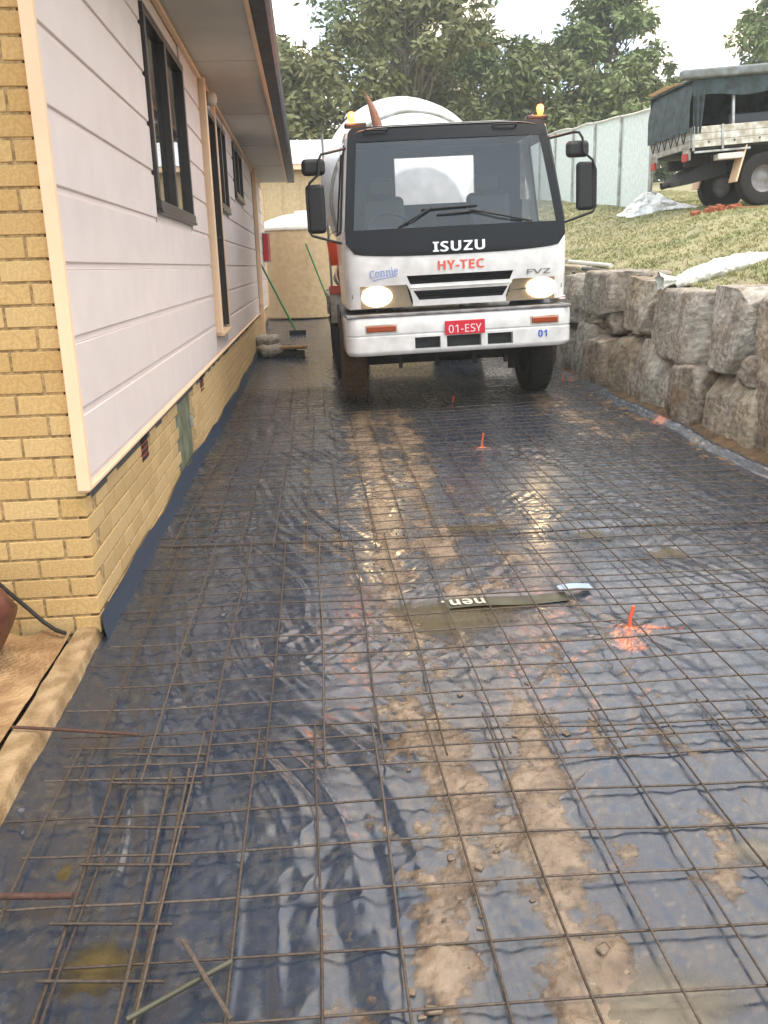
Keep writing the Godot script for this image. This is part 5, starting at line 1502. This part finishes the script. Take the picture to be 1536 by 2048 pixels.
func build_trees() -> void:
	var ga := Color(0.120, 0.165, 0.050); var gb := Color(0.175, 0.225, 0.075)
	var oa := Color(0.115, 0.120, 0.040); var ob := Color(0.155, 0.160, 0.055)
	var G := func(x, z): return Vector3(x, (lawn_y(x, z) if x > 4.2 else 0.3) - 0.1, z)
	tree("gum_tree", "tall spreading gum tree rising above the mixer drum", G.call(4.3, -41.0), 15.5, 3.6, 0.0, 0.30, 70, 26000, ga, gb, 101)
	tree("gum_tree", "wispy drooping gum tree above the white garage roof", G.call(-0.6, -37.0), 9.0, 2.2, 0.6, 0.34, 44, 13000, ga, gb, 102, 1.0)
	tree("gum_tree", "rounded mid-green gum tree behind the truck cab roof", G.call(7.7, -43.0), 6.3, 2.8, -0.3, 0.28, 52, 17000, ga, gb, 103)
	tree("gum_tree", "dense upright tree standing over the shade-cloth fence", G.call(13.2, -42.0), 8.0, 2.5, 0.4, 0.16, 60, 22000, ga, gb, 104)
	tree("gum_tree", "thin sparse tree at the side of the dense upright tree", G.call(16.0, -42.0), 4.6, 1.2, 0.3, 0.3, 18, 3600, ga, gb, 105)
	tree("gum_tree", "tree with drooping foliage showing above the flatbed's awning", G.call(20.6, -40.0), 8.6, 2.3, -0.4, 0.35, 36, 9000, ga, gb, 106, 1.0)
	tree("olive_tree", "low olive-brown bushy tree behind the white garage roof", G.call(0.2, -35.0), 8.4, 2.8, 0.2, 0.25, 40, 16000, oa, ob, 107)
	tree("olive_tree", "low olive-brown bushy tree right behind the mixer drum", G.call(4.4, -36.0), 8.6, 2.9, -0.2, 0.25, 40, 16000, oa, ob, 108)
	tree("bushy_tree", "bushy green tree filling the gap behind the cab's amber marker lamp", G.call(9.8, -38.0), 5.4, 2.8, 0.1, 0.10, 36, 14000, ga, ob, 109)
	tree("bushy_tree", "low green bush just over the far end of the fence", G.call(12.4, -37.0), 4.2, 2.6, 0.0, 0.05, 30, 11000, oa, gb, 110)
	tree("gum_tree", "pale half-hidden gum tree at the house eave end", G.call(-4.0, -42.0), 7.5, 2.4, 0.8, 0.30, 40, 12000, ga, gb, 111, 1.0)
	tree("bushy_tree", "bushy green tree partly behind the flatbed truck's canopy", G.call(17.5, -44.0), 2.9, 1.8, 0.0, 0.10, 26, 8000, ga, gb, 112)

# evening overcast: pale veil ahead, broken warm-lit cloud behind the camera
func sky_picture() -> ImageTexture:
	var W := 1024; var H := 512
	var f := FastNoiseLite.new()
	f.seed = 77; f.frequency = 1.0; f.fractal_octaves = 4; f.noise_type = FastNoiseLite.TYPE_SIMPLEX_SMOOTH
	var im := Image.create(W, H, false, Image.FORMAT_RGBF)
	for j in H:
		var el := (0.5 - (j + 0.5) / H) * PI
		for i in W:
			var ph := ((i + 0.5) / W - 0.5) * TAU
			var d := Vector3(sin(ph) * cos(el), sin(el), -cos(ph) * cos(el))
			var c := Color(0.42, 0.40, 0.36)
			if d.y > -0.02:
				var h := clampf(d.y, 0.0, 1.0)
				c = Color(0.96, 0.99, 1.0).lerp(Color(0.70, 0.78, 0.89), pow(h, 0.55))
				var q := d / (h + 0.35)
				var n := f.get_noise_3d(q.x * 1.6, 3.0, q.z * 1.6)
				c = c * (1.0 + 0.10 * n)
				var back := smoothstep(0.0, 0.7, d.z)
				var gap := Color(0.46, 0.56, 0.72)
				var cloud := Color(1.34, 1.04, 0.74)
				var k := smoothstep(-0.12, 0.22, f.get_noise_3d(q.x * 5.5 + 9.0, 0.0, q.z * 5.5))
				c = c.lerp(gap.lerp(cloud, k), back * 0.85)
			im.set_pixel(i, j, c)
	return ImageTexture.create_from_image(im)

func _ready() -> void:
	# camera
	var cam := Camera3D.new()
	cam.fov = 59.62; cam.near = 0.05; cam.far = 1500.0
	cam.transform = Transform3D(Basis(Vector3(0.996066, -0.028588, 0.083881), Vector3(0.049878, 0.963230, -0.264010), Vector3(-0.073249, 0.267155, 0.960866)).orthonormalized(), Vector3(0, 1.6, 0))
	add_child(cam)
	cam.current = true
	# sky and light
	var env := Environment.new()
	env.background_mode = Environment.BG_SKY
	var sky := Sky.new()
	var sm := PanoramaSkyMaterial.new()
	sm.panorama = sky_picture()
	sky.sky_material = sm
	env.sky = sky
	env.tonemap_mode = Environment.TONE_MAPPER_LINEAR
	env.tonemap_exposure = 2.9
	env.fog_enabled = true; env.fog_density = 0.0018; env.fog_light_color = Color(0.93, 0.95, 0.93)
	env.sdfgi_enabled = true; env.ssao_enabled = true; env.ssil_enabled = true
	var we := WorldEnvironment.new()
	we.environment = env
	add_child(we)
	var sun := DirectionalLight3D.new()
	sun.light_energy = 0.3; sun.light_angular_distance = 25.0; sun.light_color = Color(1.0, 0.93, 0.84); sun.shadow_enabled = true
	sun.rotation_degrees = Vector3(-66, 45, 0)
	add_child(sun)
	# fields
	for k in 4:
		var f := FastNoiseLite.new()
		f.seed = 7 + k; f.noise_type = FastNoiseLite.TYPE_SIMPLEX_SMOOTH
		f.frequency = [1.6, 1.5, 1.0, 2.0][k]; f.fractal_octaves = [2, 3, 1, 2][k]
		nz.append(f)
	make_materials()
	build_ground()
	build_plastic()
	build_mud()
	build_pools()
	build_clods()
	build_house()
	build_rock_wall()
	build_yard()
	build_trees()
	build_truck()
	build_flatbed()
	build_mesh_sheets()
	build_site_bits()
